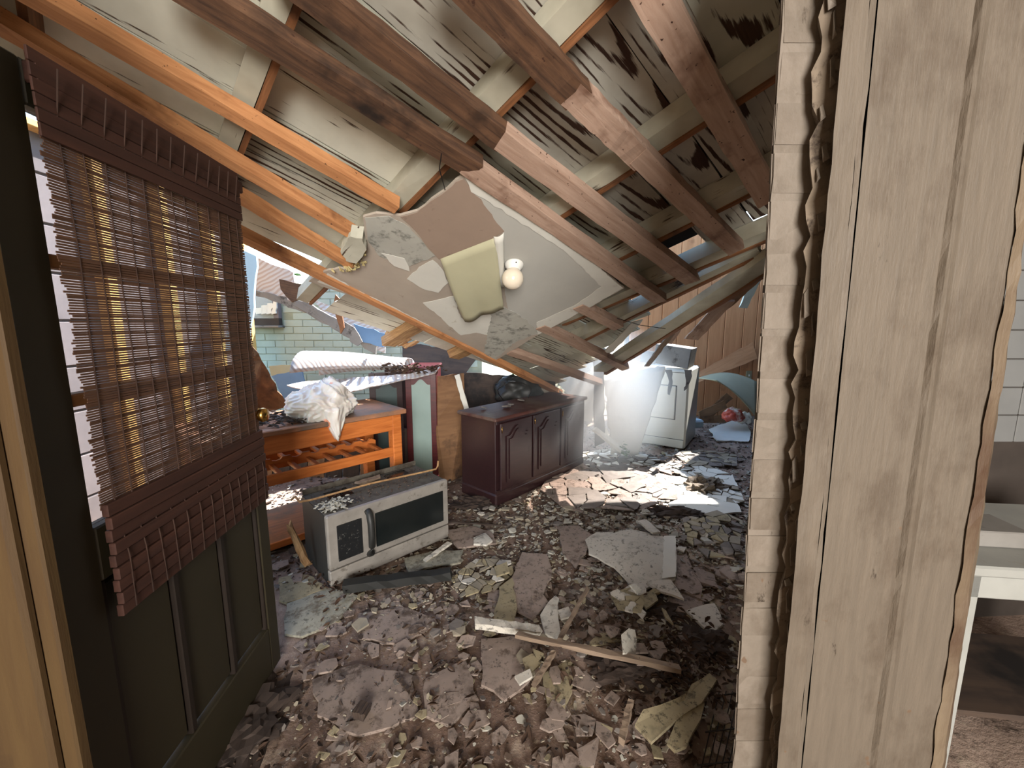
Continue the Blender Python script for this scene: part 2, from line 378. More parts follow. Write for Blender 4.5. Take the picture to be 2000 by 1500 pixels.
def prism(name, f, poly, y0, y1, mat, parent=None):
    """polygon in the frame's x,z plane extruded from y0 to y1"""
    n = len(poly); vs = [(x, y0, z) for x, z in poly]+[(x, y1, z) for x, z in poly]
    fs = [tuple(range(n)), tuple(range(2*n-1, n-1, -1))]+[(i, (i+1) % n, n+(i+1) % n, n+i) for i in range(n)]
    return link(name, mesh(name, vs, fs), f, mat, parent)
def shards(name, items, mat, label, cat, parent=None):
    """many thin irregular flakes joined in one mesh; items: (x, y, z, size, tilt)"""
    vs = []; fs = []
    for (x, y, z, s, tl) in items:
        n = R.choice((4, 5, 5, 6)); rot = R.uniform(0, 6.28); el = R.uniform(.5, 1)
        m = Matrix.Rotation(R.uniform(0, 6.28), 3, 'Z') @ Matrix.Rotation(R.uniform(-tl, tl), 3, 'X') @ Matrix.Rotation(R.uniform(-tl, tl), 3, 'Y')
        th = R.uniform(.0025, .006)*min(1.6, .5+s*25); b = len(vs)
        ring = [(math.cos(rot+6.283*i/n+R.uniform(-.3, .3))*s*R.uniform(.7, 1.1), math.sin(rot+6.283*i/n)*s*el*R.uniform(.7, 1.1)) for i in range(n)]
        for zz in (0, th):
            for (a, c) in ring: vs.append(m @ Vector((a, c, zz))+Vector((x, y, z)))
        fs.append(tuple(range(b+n-1, b-1, -1))); fs.append(tuple(range(b+n, b+2*n)))
        for i in range(n): fs.append((b+i, b+(i+1) % n, b+n+(i+1) % n, b+n+i))
    me = bpy.data.meshes.new(name); me.from_pydata([tuple(v) for v in vs], [], fs); me.update()
    o = link(name, me, Matrix.Identity(4), mat, parent); return tag(o, label, cat, kind='stuff')
def clip(poly, p, n):
    out = []
    for i in range(len(poly)):
        a, b = poly[i], poly[(i+1) % len(poly)]; da, db = (a-p).dot(n), (b-p).dot(n)
        if da <= 0: out.append(a)
        if da*db < 0: out.append(a.lerp(b, da/(da-db)))
    return out
def voronoi(poly, seeds):
    res = []
    for i, s in enumerate(seeds):
        c = list(poly)
        for j, t in enumerate(seeds):
            if i != j and len(c) > 2: c = clip(c, (s+t)/2, (t-s))
        if len(c) > 2: res.append(c)
    return res
def inpoly(p, poly):
    r = False; n = len(poly)
    for i in range(n):
        a, b = poly[i], poly[(i+1) % n]
        if (a.y > p.y) != (b.y > p.y) and p.x < (b.x-a.x)*(p.y-a.y)/(b.y-a.y)+a.x: r = not r
    return r

# ================================================================== STRUCTURE
# ---- floor
def floor_grid():
    xs = [-3.6+i*.06 for i in range(131)]; ys = [-2.4+j*.06 for j in range(148)]
    vs = [(x, y, hfloor(x, y)) for y in ys for x in xs]; n = len(xs)
    fs = [(j*n+i, j*n+i+1, (j+1)*n+i+1, (j+1)*n+i) for j in range(len(ys)-1) for i in range(n-1)]
    me = mesh('floor', vs, fs, True)
    return tag(link('floor', me, Matrix.Identity(4), 'floor'), 'dirty floor strewn with rubble, plaster and soil', kind='structure')
floor = floor_grid()
g = link('outdoor_ground', mesh('outdoor_ground', [(-30, 6.2, -.05), (30, 6.2, -.05), (30, 60, -.05), (-30, 60, -.05)], [(0, 1, 2, 3)]), Matrix.Identity(4), 'grass')
tag(g, 'sunlit ground outside beyond the broken wall', kind='structure')

# ---- fallen roof = ceiling
roof = empty('ceiling', rs(1.2, 1.5), 'fallen sloping ceiling of white boards, rafters and joists', kind='structure')
# boards: rows run along RA, nailed over the rafters
BO = .165
rows = []
t = -1.35
while t < 3.35:
    wdt = R.choice((.19, .2, .205, .235)); rows.append((t, wdt)); t += wdt+.004
def s_end(t):                              # the torn right-hand end of the roof
    return 2.62 + max(0, (t-.7))*.52
RAFT = [-.62, -.06, .5, 1.12, 1.69, 2.19, 2.6, 2.93, 3.35]
def boardmesh(nm, Lb, wb, sd):
    rr = random.Random(sd); seg = 6; vs = []; fs = []
    for i in range(seg+1):
        x = Lb*i/seg
        for (y, z) in ((0, 0), (wb, 0), (wb, .018), (0, .018)):
            vs.append((x+(rr.uniform(-.02, .012) if i in (0, seg) else 0), y+rr.uniform(-.0025, .0025), z+rr.uniform(-.0012, .0012)))
    for i in range(seg):
        a = i*4
        for j in range(4): fs.append((a+j, a+(j+1) % 4, a+4+(j+1) % 4, a+4+j))
    fs.append((0, 3, 2, 1)); e = seg*4; fs.append((e, e+1, e+2, e+3))
    return mesh(nm, vs, fs)
missing = [(2.19, 2.6, .80), (2.6, 3.0, 1.15), (2.6, 3.0, .45), (2.6, 2.93, 1.6)]
for ri, (t, wb) in enumerate(rows):
    s = -1.9 if t < 2.3 else -1.3
    if t > 2.35: s = .35
    if t > 2.62: s = 1.35
    end = s_end(t)
    cuts = [c for c in RAFT if c > s+.3]
    if t < 1.0: pick = [c for c in cuts if R.random() < .45]
    else: pick = [c for c in cuts if R.random() < .25]
    pts = [s]+[c for c in pick if c < end-.1]+[end+R.uniform(-.05, .1)]
    for a, b in zip(pts[:-1], pts[1:]):
        if any(abs(t+wb/2-mt) < .09 and b > m0 and a < m1 and a > 1.9 for m0, m1, mt in missing): continue
        tn = R.uniform(-.003, .003)
        f = fr(rs(a, t, BO+R.uniform(0, .003)), RA+RB*tn, z=RN)
        if a > 1.25 and t < .55: mt_ = 'board_bare' if R.random() < .5 else 'board_b'
        elif t < 1.35: mt_ = R.choice(('board_b', 'board_a', 'board_b'))
        else: mt_ = R.choice(('board_a', 'board_c', 'board_c'))
        o = link('ceiling_board', boardmesh('ceiling_board', b-a-.003, wb, R.random()), f, mt_, roof)
# dark layer added over the boards to block sky, open where daylight comes in
def sky_block_piece(s0, s1, t0, t1):
    f = fr(rs(s0, t0, BO+.024), RA, z=RN)
    return bx('sky_block_sheet', f, (0, s1-s0), (0, t1-t0), (0, .006), 'sky_block', roof, 0)
sky_block_piece(-4.5, 2.15, -5.6, 2.34); sky_block_piece(.4, 2.15, 2.34, 2.6); sky_block_piece(1.4, 2.6, 2.6, 3.3); sky_block_piece(2.15, 5.5, -5.6, .2)
sky_block_piece(2.15, 2.5, .2, 1.35); sky_block_piece(2.15, 2.75, 1.35, 2.6)
# rafters: painted underside with a brown side board each (two pieces nailed together)
def rafter(s0, t0, s1, t1, wd=.075, two=True, jag=.0, mat='rafter_paint'):
    o = beam('rafter', rs(s0, t0, .075), rs(s1, t1, .075), wd, .088, RN, mat, roof, .002, 14, jag)
    if two:
        beam('rafter', rs(s0+wd*.5+.013, t0, .066), rs(s1+wd*.5+.013, t1, .066), .022, .097, RN, 'rafter_wood', roof, .002, 14, jag)
for s_, t0, t1 in ((-.62, -1.2, 2.3), (-.06, -1.2, 2.3), (.5, -1.2, 2.62), (1.12, -1.2, 3.18), (1.69, -1.2, 2.9), (2.19, -1.0, 2.9), (2.6, -.8, 2.2)):
    rafter(s_, t0, s_, t1, .075 if s_ > .6 else .065, True, .015)
rafter(2.72, .9, 2.96, 2.35, .06, True, .02)
rafter(1.9, 2.5, 1.9, 3.5, .09, False, .05, 'splinter')
rafter(2.47, 2.6, 2.47, 3.35, .09, False, .05, 'splinter')
o = beam('edge_rafter', rs(3.62, 2.55, .03), rs(2.64, .55, .03), .13, .05, RN, 'rafter_paint', roof, .003, 14, .02); o['label'] = 'wide pale edge board at the torn end of the roof'
beam('edge_rafter', rs(3.70, 2.55, .02), rs(2.72, .55, .02), .03, .1, RN, 'rafter_wood', roof, .003, 14, .02)
# joists: brown two-by-fours under the rafters
def joist(a, b, wd, mat, lab=None, th=.055, off=0.0, jag=.012):
    p, q = rp(*a, off), rp(*b, off)
    o = beam('ceiling_joist', p, q, wd, th, RN, mat, roof, .0022, 14, jag)
    if lab: o['label'] = lab
    return o
joist((-260, -95), (705, 472), .050, 'joist', 'bright orange joist ending at the torn drywall, second from the blind')
joist((-60, -70), (775, 412), .056, 'joist', 'long orange joist crossing above the bamboo blind')
joist((380, 340), (688, 524), .050, 'joist', 'short orange joist between the blind and the drywall panel')
o = joist((400, 432), (1095, 772), .058, 'joist', 'orange joist along the lower left edge of the roof', off=-.01)
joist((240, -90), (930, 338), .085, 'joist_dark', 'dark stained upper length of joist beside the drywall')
joist((905, 325), (1292, 592), .075, 'joist_pink', 'pinkish lower length of joist along the drywall edge')
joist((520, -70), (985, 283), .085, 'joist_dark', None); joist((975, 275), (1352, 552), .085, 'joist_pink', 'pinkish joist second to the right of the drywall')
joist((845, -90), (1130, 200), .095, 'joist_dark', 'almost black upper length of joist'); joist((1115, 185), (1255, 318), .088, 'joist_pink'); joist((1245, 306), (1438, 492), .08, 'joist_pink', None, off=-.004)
joist((1225, -90), (1503, 395), .09, 'joist_pink', 'steep pinkish joist beside the pillar')
joist((1128, 600), (1208, 642), .08, 'joist_pink'); joist((1055, 640), (1222, 722), .08, 'joist_pink'); joist((995, 690), (1172, 752), .075, 'joist_pink')
# hanging bits at the torn end; pale blue ones stand for sky glimpses
for (a, b, Ya, Yb, wd, mt) in (((1188, 688), (1246, 628), 3.5, 3.2, .07, 'dry_white'), ((1265, 715), (1310, 655), 3.6, 3.4, .05, 'stick'),
    ((1302, 668), (1345, 600), 3.6, 3.3, .12, 'joist_pink'), ((1352, 662), (1420, 588), 3.5, 3.0, .12, 'joist_pink'), ((1368, 650), (1412, 590), 3.6, 3.2, .05, 'bluewhite'),
    ((1415, 600), (1470, 548), 3.2, 2.9, .10, 'ply'), ((1452, 600), (1486, 530), 3.3, 2.9, .06, 'bluewhite')):
    o = beam('lath_and_sky_bit', at(*a, Ya), at(*b, Yb), wd, .012, RN, mt, roof, .004, 8, .03)

# ---- brick wall at the back
wb_ = empty('wall_back', (-1.6, 4.75, 0), 'pale green-white painted brick wall beyond the roof', kind='structure')
bx('mortar_slab', Matrix.Identity(4), (-3.5, -.35), (4.74, 4.9), (-.05, 1.86), 'mortar', wb_, 0)
bricks = [boxme('brick', (0, .214), (-.012, .05), (0, .070), .003) for _ in range(3)]
wx0, wx1, wz0, wz1 = -3.2, -2.62, 1.42, 1.86
for r in range(24):
    z = r*.078+.004
    x = -3.5+(.11 if r % 2 else 0)
    while x < -.55:
        if not (x+.212 > wx0 and x < wx1 and z+.068 > wz0):
            f = Matrix.Translation((x+R.uniform(-.002, .002), 4.745+R.uniform(-.004, .004), z)) @ Matrix.Rotation(R.uniform(-.006, .006), 4, 'Y')
            if x > -3.3 and z > .25: link('brick', bricks[R.randrange(3)], f, 'brickwhite', wb_)
        x += .222
win = empty('window_1', (-2.9, 4.7, 1.42), 'small dark broken window in the brick wall', kind='structure')
I4 = Matrix.Identity(4)
bx('window_frame', I4, (wx0, wx1), (4.66, 4.73), (1.42, 1.50), 'darkwall', win); bx('window_frame', I4, (wx1-.06, wx1), (4.66, 4.73), (1.5, 1.86), 'sheath', win)
bx('window_frame', I4, (wx0, wx0+.05), (4.66, 4.73), (1.5, 1.86), 'sheath', win)
bx('pane', I4, (wx0+.05, wx1-.06), (4.69, 4.70), (1.5, 1.86), 'paneglass', win, 0)
bx('backing_board', I4, (wx0+.05, wx1-.06), (4.72, 4.735), (1.5, 1.86), 'plydark', win, 0)
bx('window_sill', I4, (wx0-.02, wx1+.02), (4.60, 4.74), (1.395, 1.42), 'greycard', win)
for i in range(4): sheet('torn_insulation', [at(498+i*12, 602-i*5, 4.64), at(514+i*9, 600-i*4, 4.64), at(512+i*9, 612, 4.64), at(500+i*10, 614, 4.64)], .02, 'dry_white', win, step=.03, amp=.008, seed=i)

# ---- left stud wall outside the door glass
wlft = empty('wall_left', (-2.7, 3.0, 0), 'open stud wall of yellow pine with grey sheathing behind the glass', kind='structure')
bx('sheathing', I4, (-2.86, -2.84), (1.4, 4.4), (-.05, 2.5), 'sheath', wlft, 0)
for i in range(9): bx('sheathing_board', I4, (-2.84, -2.82), (1.4, 4.4), (.02+i*.29, .02+i*.29+.275), 'sheath', wlft, .004)
for y in (1.86, 2.36, 2.86, 3.37, 3.87, 4.34): bx('stud', I4, (-2.82, -2.73), (y-.02, y+.02+.03), (0, 2.56), 'stud', wlft, .003)
bx('bottom_plate', I4, (-2.82, -2.73), (1.4, 4.4), (-.02, .04), 'stud', wlft); bx('top_plate', I4, (-2.82, -2.73), (1.4, 4.4), (2.56, 2.60), 'stud', wlft)

# ---- wood-panelled wall at the right rear
wr = empty('wall_rear_right', (2.9, 6.3, 0), 'orange-brown wood-panelled wall at the far right', kind='structure')
bx('wall_backing', I4, (1.75, 4.4), (6.32, 6.42), (-.05, 2.9), 'darkwall', wr, 0)
x = 1.8; i = 0
while x < 4.3:
    wpl = (.28, .20, .24)[i % 3]
    link('wall_panel', boxme('wall_panel', (0, 2.85), (-.035, 0), (-(wpl-.008), 0), .006), fr((x, 6.325, 0), (0, 0, 1), y=(0, 1, 0)), 'panel', wr); x += wpl; i += 1
wrs = empty('wall_right', (3.9, 3.5, 0), 'dark side wall on the right', kind='structure')
bx('wall_slab', I4, (3.9, 4.0), (-5.6, 6.4), (-.05, 3.8), 'darkwall', wrs, 0)

# ---- hall behind the camera (keeps daylight out)
hw = tag(bx('wall_hall', I4, (-2.4, 4.0), (-5.6, -5.5), (-.05, 4.6), 'hallwall', None, 0), 'plain hall wall behind the viewpoint', kind='structure')
hw2 = tag(bx('wall_hall_side', I4, (-2.45, -2.35), (-5.6, .75), (-.05, 4.6), 'hallwall', None, 0), 'plain hall side wall left of the viewpoint', kind='structure')
tag(bx('floor_hall', I4, (-2.4, 4.0), (-5.6, -2.2), (-.08, -.01), 'hallwall', None, 0), 'hall floor behind the viewpoint', kind='structure')
tag(bx('ceiling_hall', I4, (-2.5, 4.0), (-5.6, -1.5), (4.1, 4.2), 'hallwall', None, 0), 'hall ceiling behind the viewpoint', kind='structure')
cr = empty('ceiling_sun_block', (2.6, 3.5, 2.75), 'unseen ceiling slab at the right rear, added to block direct sun', kind='structure')
bx('sun_block_slab', I4, (.95, 4.0), (1.4, 4.9), (2.78, 2.84), 'board_bare', cr, 0)  # slab added out of view to keep sun stripes off the floor
hw3 = tag(bx('wall_door_side', I4, (-2.4, -1.16), (.74, .84), (-.05, 3.2), 'hallwall', None, 0), 'wall to the left of the open door', kind='structure')

# ---- near pillar: painted brick end and door casing at the right
NY = .75
pil = empty('wall_pillar', (.6, .95, 0), 'white painted wall end with bricks and peeling door casing at the right', kind='structure')
def col_pt(ut, ub, z, Y):
    """point at height z on a leaning vertical line seen at ut (top of view) and ub (bottom), at depth Y"""
    a = at(ut, 0, Y); b = at(ub, 1500, Y); q = (z-b.z)/(a.z-b.z); return b.lerp(a, q)
def strip(name, L_, R_, Yf, Yb, mat, z0=.0, z1=2.45, seg=30, rough=.0015, wob=0.0, seed=1):
    rr = random.Random(seed); vs = []; fs = []
    o = col_pt(*L_, 1.2, Yf)
    for i in range(seg+1):
        z = z0+(z1-z0)*i/seg
        a, b = col_pt(*L_, z, Yf), col_pt(*R_, z, Yf)
        wa, wb = rr.uniform(-wob, wob), rr.uniform(-wob, wob)*.5
        for (p, Y, w0) in ((a, Yf, wa), (b, Yf, wb), (b, Yb, wb), (a, Yb, wa)):
            vs.append(Vector((p.x*(Y/Yf)+w0+rr.uniform(-rough, rough), Y+rr.uniform(-rough, rough), z))-o)
    for i in range(seg):
        k4 = i*4
        for j in range(4): fs.append((k4+j, k4+(j+1) % 4, k4+4+(j+1) % 4, k4+4+j))
    fs.append((0, 3, 2, 1)); e = seg*4; fs.append((e, e+1, e+2, e+3))
    return link(name, mesh(name, vs, fs), Matrix.Translation(o), mat, pil)
z = .02; i = 0
while z < 2.4:
    hh = .083; rr = random.Random(i*3+1)
    o = strip('brick', (1528, 1429), (1618, 1516), .80, 1.02, 'brickpaint', z+.0022, z+hh-.0022, 1, .0012, .0018, i)
    bm = bmesh.new(); bm.from_mesh(o.data); bmesh.ops.bevel(bm, geom=[e for e in bm.edges if e.is_boundary or e.calc_face_angle(0) > 1], offset=.005, segments=2, affect='EDGES'); bm.to_mesh(o.data); bm.free()
    z += hh; i += 1
strip('mortar_core', (1531, 1432), (1650, 1540), .8012, 1.015, 'brickpaint', 0, 2.45, 40, .002)
strip('plaster_gap', (1606, 1500), (1665, 1532), .776, .99, 'gapdark', 0, 2.45, 90, .005, .006, 4)
for i in range(34):                      # peeling paint flakes along the gap
    z = .2+i*.055+R.uniform(-.02, .02); a = col_pt(1618+R.uniform(-12, 20), 1518+R.uniform(-12, 14), z, .768)
    hgt = R.uniform(.012, .06); wdd = R.uniform(.004, .012)
    sheet('paint_flake', [a, a+Vector((wdd, -.002, .006)), a+Vector((wdd*.7, .006, hgt)), a+Vector((-wdd*.4, .002, hgt*.8)), a+Vector((-wdd*.5, -.004, hgt*.3))], .0012, 'brickpaint', pil, step=.012, amp=.0015, seed=i)
strip('casing_bead', (1652, 1517), (1700, 1556), NY-.012, .80, 'casing', 0, 2.45, 50, .0012, .001, 5)
strip('casing_bead', (1700, 1556), (1712, 1564), NY-.004, .80, 'casing', 0, 2.45, 40, .0012, .001, 6)
strip('casing_board', (1716, 1567), (1918, 1708), NY+.002, .86, 'casing', 0, 2.45, 40, .0003, .0004, 7)
def ridge():
    rr = random.Random(8); vs = []; fs = []; o = col_pt(1908, 1699, 1.2, NY); n = 60
    for i in range(n+1):
        z = 2.45*i/n; a = rr.uniform(-.0006, .0006)
        for (ut, ub, Y) in ((1904, 1695, NY+.003), (1921, 1711, NY-.006+a*2), (1930, 1718, NY-.005+a), (1940, 1728, NY+.003)):
            p = col_pt(ut, ub, z, Y); vs.append(Vector((p.x+a, p.y, z))-o)
    for i in range(n):
        for j in range(3): fs.append((i*4+j, i*4+j+1, i*4+j+5, i*4+j+4))
        fs.append((i*4, i*4+4, i*4+7, i*4+3))
    return link('casing_ridge', mesh('casing_ridge', vs, fs), Matrix.Translation(o), 'casing', pil)
ridge()
strip('casing_board', (1932, 1720), (2052, 1818), NY+.0015, .88, 'casing', 0, 2.45, 40, .0003, .0004, 9)
strip('casing_edge', (2052, 1818), (2074, 1840), NY-.002, .93, 'edgechip', 0, 2.45, 70, .002, .0035, 10)
strip('wall_core', (1680, 1545), (2050, 1815), .86, 1.02, 'brickpaint', 0, 2.45, 3)

# ---- left jamb
jb = empty('trim_1', (-1.05, .72, 0), 'tan wooden door jamb at the left edge', kind='structure')
f = fr((-.885, .70, 0), (-1, 0, 0), z=(0, 0, 1))
def vb(name, x0, x1, y0, y1, z0, z1, mat, parent, bev=.004):    # upright board with its grain running up
    f = fr((x0, y0, z0), (0, 0, 1), y=(0, 1, 0)); me = boxme(name, (0, z1-z0), (0, y1-y0), (x0-x1, 0), bev)
    return link(name, me, f, mat, parent)
vb('jamb_board', -1.20, -.885, .715, .74, 0, 2.3, 'jamb', jb); vb('jamb_stop', -1.0, -.915, .695, .72, 0, 2.3, 'jamb', jb, .008)
bx('jamb_header', I4, (-1.3, .35), (.55, .62), (2.42, 2.52), 'jamb', jb)

# ---- open door with glass, seen from inside
D0 = Vector((-.955, .765, 0)); D1 = Vector((-1.015, 1.57, 0)); DX = (D1-D0).normalized()
DF = fr(D0, DX, z=(0, 0, 1)); DL = (D1-D0).length      # local y points away (-x world)
door = empty('door_1', D0, 'olive brown door standing open, its glass behind a bamboo blind', kind='structure')
T0, T1 = -.02, .02
bx('stile', DF, (0, .10), (T0, T1), (.02, 1.955), 'doorpaint', door); bx('stile', DF, (DL-.07, DL), (T0, T1), (.02, 1.955), 'doorpaint', door)
bx('rail', DF, (.10, DL-.07), (T0, T1), (1.87, 1.955), 'doorpaint', door); bx('rail', DF, (.10, DL-.07), (T0, T1), (.86, .99), 'doorpaint', door); bx('rail', DF, (.10, DL-.07), (T0, T1), (.02, .22), 'doorpaint', door)
gw = (DL-.17)/3
for i in range(3): bx('door_panel', DF, (.10+gw*i+.012, .10+gw*(i+1)-.012), (-.006, .012), (.23, .85), 'doorpaint', door, .008)
for i in range(4): bx('panel_molding', DF, (.10+gw*i-.011, .10+gw*i+.011), (T0+.004, T1), (.22, .86), 'doorgroove', door, .003)
for i in range(3):
    for j in range(3):
        bx('glass_pane', DF, (.10+gw*i, .10+gw*(i+1)), (.0, .004), (.99+.293*j, .99+.293*(j+1)), 'paneglass', door, 0)
for j in (1, 2): bx('muntin', DF, (.10, DL-.07), (-.016, .018), (.99+.293*j-.014, .99+.293*j+.014), 'muntin', door, .003)
kf = fr(D0+DX*(DL-.05)+Vector((0, 0, .98)), (0, 0, 1), y=DX)
kn = lathe('door_knob', fr(D0+DX*(DL-.035)+Vector((-.0, 0, 1.10)), DX, z=(1, 0, 0)), [(.026, 0), (.026, .006), (.011, .01), (.011, .035), (.022, .042), (.028, .055), (.024, .068), (.001, .072)], 'brass', door, 20)
kn['label'] = 'brass door knob'

# ---- bamboo blind on the door
bl = empty('bamboo_blind', D0+Vector((.03, 0, 1.95)), 'brown bamboo roll blind hanging over the glass of the open door', 'blind')
def bl_x0(z): return .100+.005*math.sin(z*7)+.003*math.sin(z*31)
def slat(z, y, x0, x1, hgt, mat='slat', th=.002):
    f = DF @ Matrix.Translation((x0, y, z)) @ Matrix.Rotation(R.uniform(-.002, .002), 4, 'Y')
    key = (round(hgt, 4), mat)
    if key not in SM: SM[key] = boxme('slat', (0, 1), (-th/2, th/2), (0, hgt), 0); SM[key].materials.append(M[mat])
    o = bpy.data.objects.new('slat', SM[key]); COL.objects.link(o); o.parent = bl
    o.matrix_local = W_[bl].inverted() @ f @ Matrix.Diagonal((x1-x0, 1, 1, 1))
SM = {}
z = 1.03; i = 0
while z < 1.845:
    yb = -.034-.006*math.sin((z-1)*3)
    slat(z, yb, bl_x0(z)+R.uniform(-.004, .006), DL-.03+R.uniform(-.003, .003), .0041 if i % 7 else .0054)
    z += .0056; i += 1
for j in range(9):                       # folded stack at the bottom
    z0 = .765+j*.031
    f = DF @ Matrix.Translation((bl_x0(.9)+.004, -.046-.004*(j % 2), z0))
    o = link('fold', boxme('fold', (0, DL-.14), (-.003, .012), (0, .029), .002), f, 'slatdark', bl)
for j in range(6):
    f = DF @ Matrix.Translation((.09, -.046+.0006*j, 1.81+j*.027))
    link('valance_strip', boxme('valance_strip', (0, DL-.125), (-.002, .003), (0, .0252), .001), f, 'slatdark', bl)
bx('head_rail', DF, (.10, DL-.008), (-.045, -.02), (1.91, 1.95), 'slatdark', bl)
for i in range(13):
    x = .135+i*(DL-.20)/12
    tube('cord', [DF @ Vector((x+.004*math.sin(zz*9+i), -.041-.012*(zz < 1.02)-.018*(zz > 1.84), zz)) for zz in (1.95, 1.84, 1.6, 1.4, 1.2, 1.03, .9, .77)], .0016, 'cord', bl, 5)

# ---- kitchen seen past the casing at the right
wk = empty('wall_kitchen', (2.3, 1.85, 0), 'white tiled kitchen wall seen past the casing', kind='structure')
bx('wall_slab', I4, (1.3, 3.9), (1.86, 1.95), (-.05, 3.4), 'darkwall', wk, 0)
tl = boxme('tile', (0, .126), (-.01, .0), (0, .126), .003)
for i in range(6):
    for j in range(8): link('tile', tl, Matrix.Translation((1.95+i*.13, 1.858+R.uniform(-.001, .001), .90+j*.13)), 'tile', wk)
tb = empty('side_table', (1.6, 1.3, 0), 'white painted table with a stained edge beyond the casing', 'table')
tf = fr((1.31, 1.13, 0), (1, -.12, 0), z=(0, 0, 1))
bx('tabletop', tf, (0, .95), (0, .5), (.70, .735), 'tablewhite', tb, .006); bx('apron', tf, (.03, .92), (.02, .04), (.62, .70), 'tablewhite', tb)
for lx in (.05, .86):
    for ly in (.02, .44): bx('leg', tf, (lx, lx+.06), (ly, ly+.06), (0, .70), 'tablewhite', tb)
bx('lower_shelf', tf, (.08, .85), (.05, .44), (.18, .20), 'plydark', tb)
rc = empty('rusty_box', tf @ Vector((.2, .2, .735)), 'small white box with rust stains on the white table', 'box')
bx('box_body', tf, (.13, .33), (.12, .26), (.736, .79), 'greycard', rc); bx('box_rim', tf, (.125, .15), (.115, .265), (.737, .81), 'tablewhite', rc)
o = tag(bx('paint_brush_tray', tf, (.01, .06), (.08, .24), (.736, .76), 'bluewhite', None, .008), 'pale blue plastic strip at the corner of the white table', 'tray')

# ================================================================== OBJECTS
# ---- torn drywall panel hanging from the joists
pan = empty('fallen_drywall', rp(900, 540, .03), 'large torn sheet of ceiling drywall hanging beside the globe light', 'drywall')
out = [(905, 342), (945, 360), (985, 383), (1060, 432), (1130, 487), (1180, 530), (1219, 563), (1150, 602), (1050, 655), (964, 707), (945, 702), (880, 670), (800, 630), (700, 583), (603, 550), (632, 531), (662, 524), (695, 528), (716, 490), (711, 450), (709, 424), (735, 417), (782, 421), (815, 412), (842, 390), (872, 370), (890, 352)]
PO = .012
sheet('panel_board', [rp(u, v, PO) for u, v in out], .013, 'drywall', pan, up=RN, step=.035, amp=.004, seed=3, bow=0.0)
def patch(pts, off, mat, lab=None, amp=.006, name='paper_layer', step=.03):
    o = sheet(name, [rp(u, v, off) for u, v in pts], .0018, mat, pan, up=RN, step=step, amp=amp, seed=R.randrange(99))
    if lab: o['label'] = lab
    return o
patch([(908, 345), (985, 385), (1060, 434), (1130, 489), (1216, 563), (1150, 600), (1050, 653), (1000, 660), (985, 560), (982, 455), (940, 400)], PO-.002, 'dry_grey', 'smooth grey painted part around the light', .003)
patch([(906, 344), (985, 384), (1060, 433), (1130, 488), (1217, 563), (1150, 601), (1050, 654), (1048, 630), (1120, 598), (1175, 560), (1135, 520), (1100, 488), (1060, 462), (1010, 430), (945, 388), (920, 375)], PO-.004, 'dry_white', 'white joint compound along the edge', .005)
patch([(782, 424), (815, 415), (842, 393), (872, 373), (890, 356), (905, 350), (945, 400), (985, 452), (963, 466), (858, 507), (815, 455)], PO-.003, 'dry_tan', 'brown paper layer at the torn top')
patch([(712, 426), (760, 422), (800, 445), (850, 500), (800, 520), (740, 500), (718, 470)], PO-.003, 'mold', 'mould-blackened corner')
patch([(795, 545), (818, 522), (845, 508), (862, 524), (876, 552), (856, 572), (830, 566)], PO-.004, 'dry_white', 'white diamond patch')
patch([(826, 592), (886, 578), (900, 620), (908, 628), (945, 600), (985, 600), (1000, 640), (955, 655), (930, 650), (900, 655), (865, 625)], PO-.0045, 'dry_white', 'white patch under the flap')
patch([(960, 610), (985, 600), (1030, 625), (1050, 650), (1000, 672), (966, 704), (945, 690), (950, 665)], PO-.005, 'mold', 'black mould spots near the lower corner', .008)
patch([(640, 534), (700, 568), (760, 596), (830, 632), (900, 672), (950, 700), (962, 704), (940, 701), (880, 668), (800, 628), (700, 581), (620, 551)], PO-.004, 'dry_white', 'white strip along the lower left edge', .006)
patch([(745, 495), (790, 505), (800, 530), (770, 520)], PO-.0045, 'dry_white')
# the folded flap
fA, fB = rp(860, 506, PO-.004), rp(968, 464, PO-.004)
def flapfn(a, b):
    top = fA.lerp(fB, a); low = rp(908, 628, -.05).lerp(rp(984, 600, -.05), a); p = top.lerp(low, b)
    return p - RN*(.02*math.sin(b*3)+.006*math.sin(a*9)*b) + Vector((0, 0, -.012*abs(math.sin(a*7))*b*b))
slabgrid('flap', flapfn, 14, 10, .002, 'dry_green', pan)['label'] = 'greenish paper flap folded down'
def foldfn(a, b):
    top = rp(964, 462, PO-.005).lerp(rp(984, 455, PO-.005), a); low = rp(974, 556, -.03).lerp(rp(985, 560, -.03), a)
    return top.lerp(low, b)-RN*(.012*math.sin(a*3.1))
slabgrid('fold_strip', foldfn, 6, 8, .002, 'dry_white', pan)
for i in range(22):
    u, v = R.choice([(672, 523), (690, 525), (705, 518), (700, 500), (660, 527)]); u += R.uniform(-10, 10); v += R.uniform(-6, 6)
    p = rp(u, v, -.01)
    sheet('foam_crumb', [p+Vector((R.uniform(-.02, .02), R.uniform(-.02, .02), R.uniform(-.015, .015))) for _ in range(5)], .008, 'foam', pan, up=RN)
ch = tag(sheet('plaster_chunk', [rp(665, 492, -.03), rp(684, 462, -.03), (rp(708, 466, -.03)), rp(716, 488, -.03), rp(696, 515, -.03), rp(676, 510, -.03)], .07, 'board_c', None, up=RN, step=.02, amp=.005, seed=8), 'broken block of painted wood at the ends of the orange joists', 'chunk')
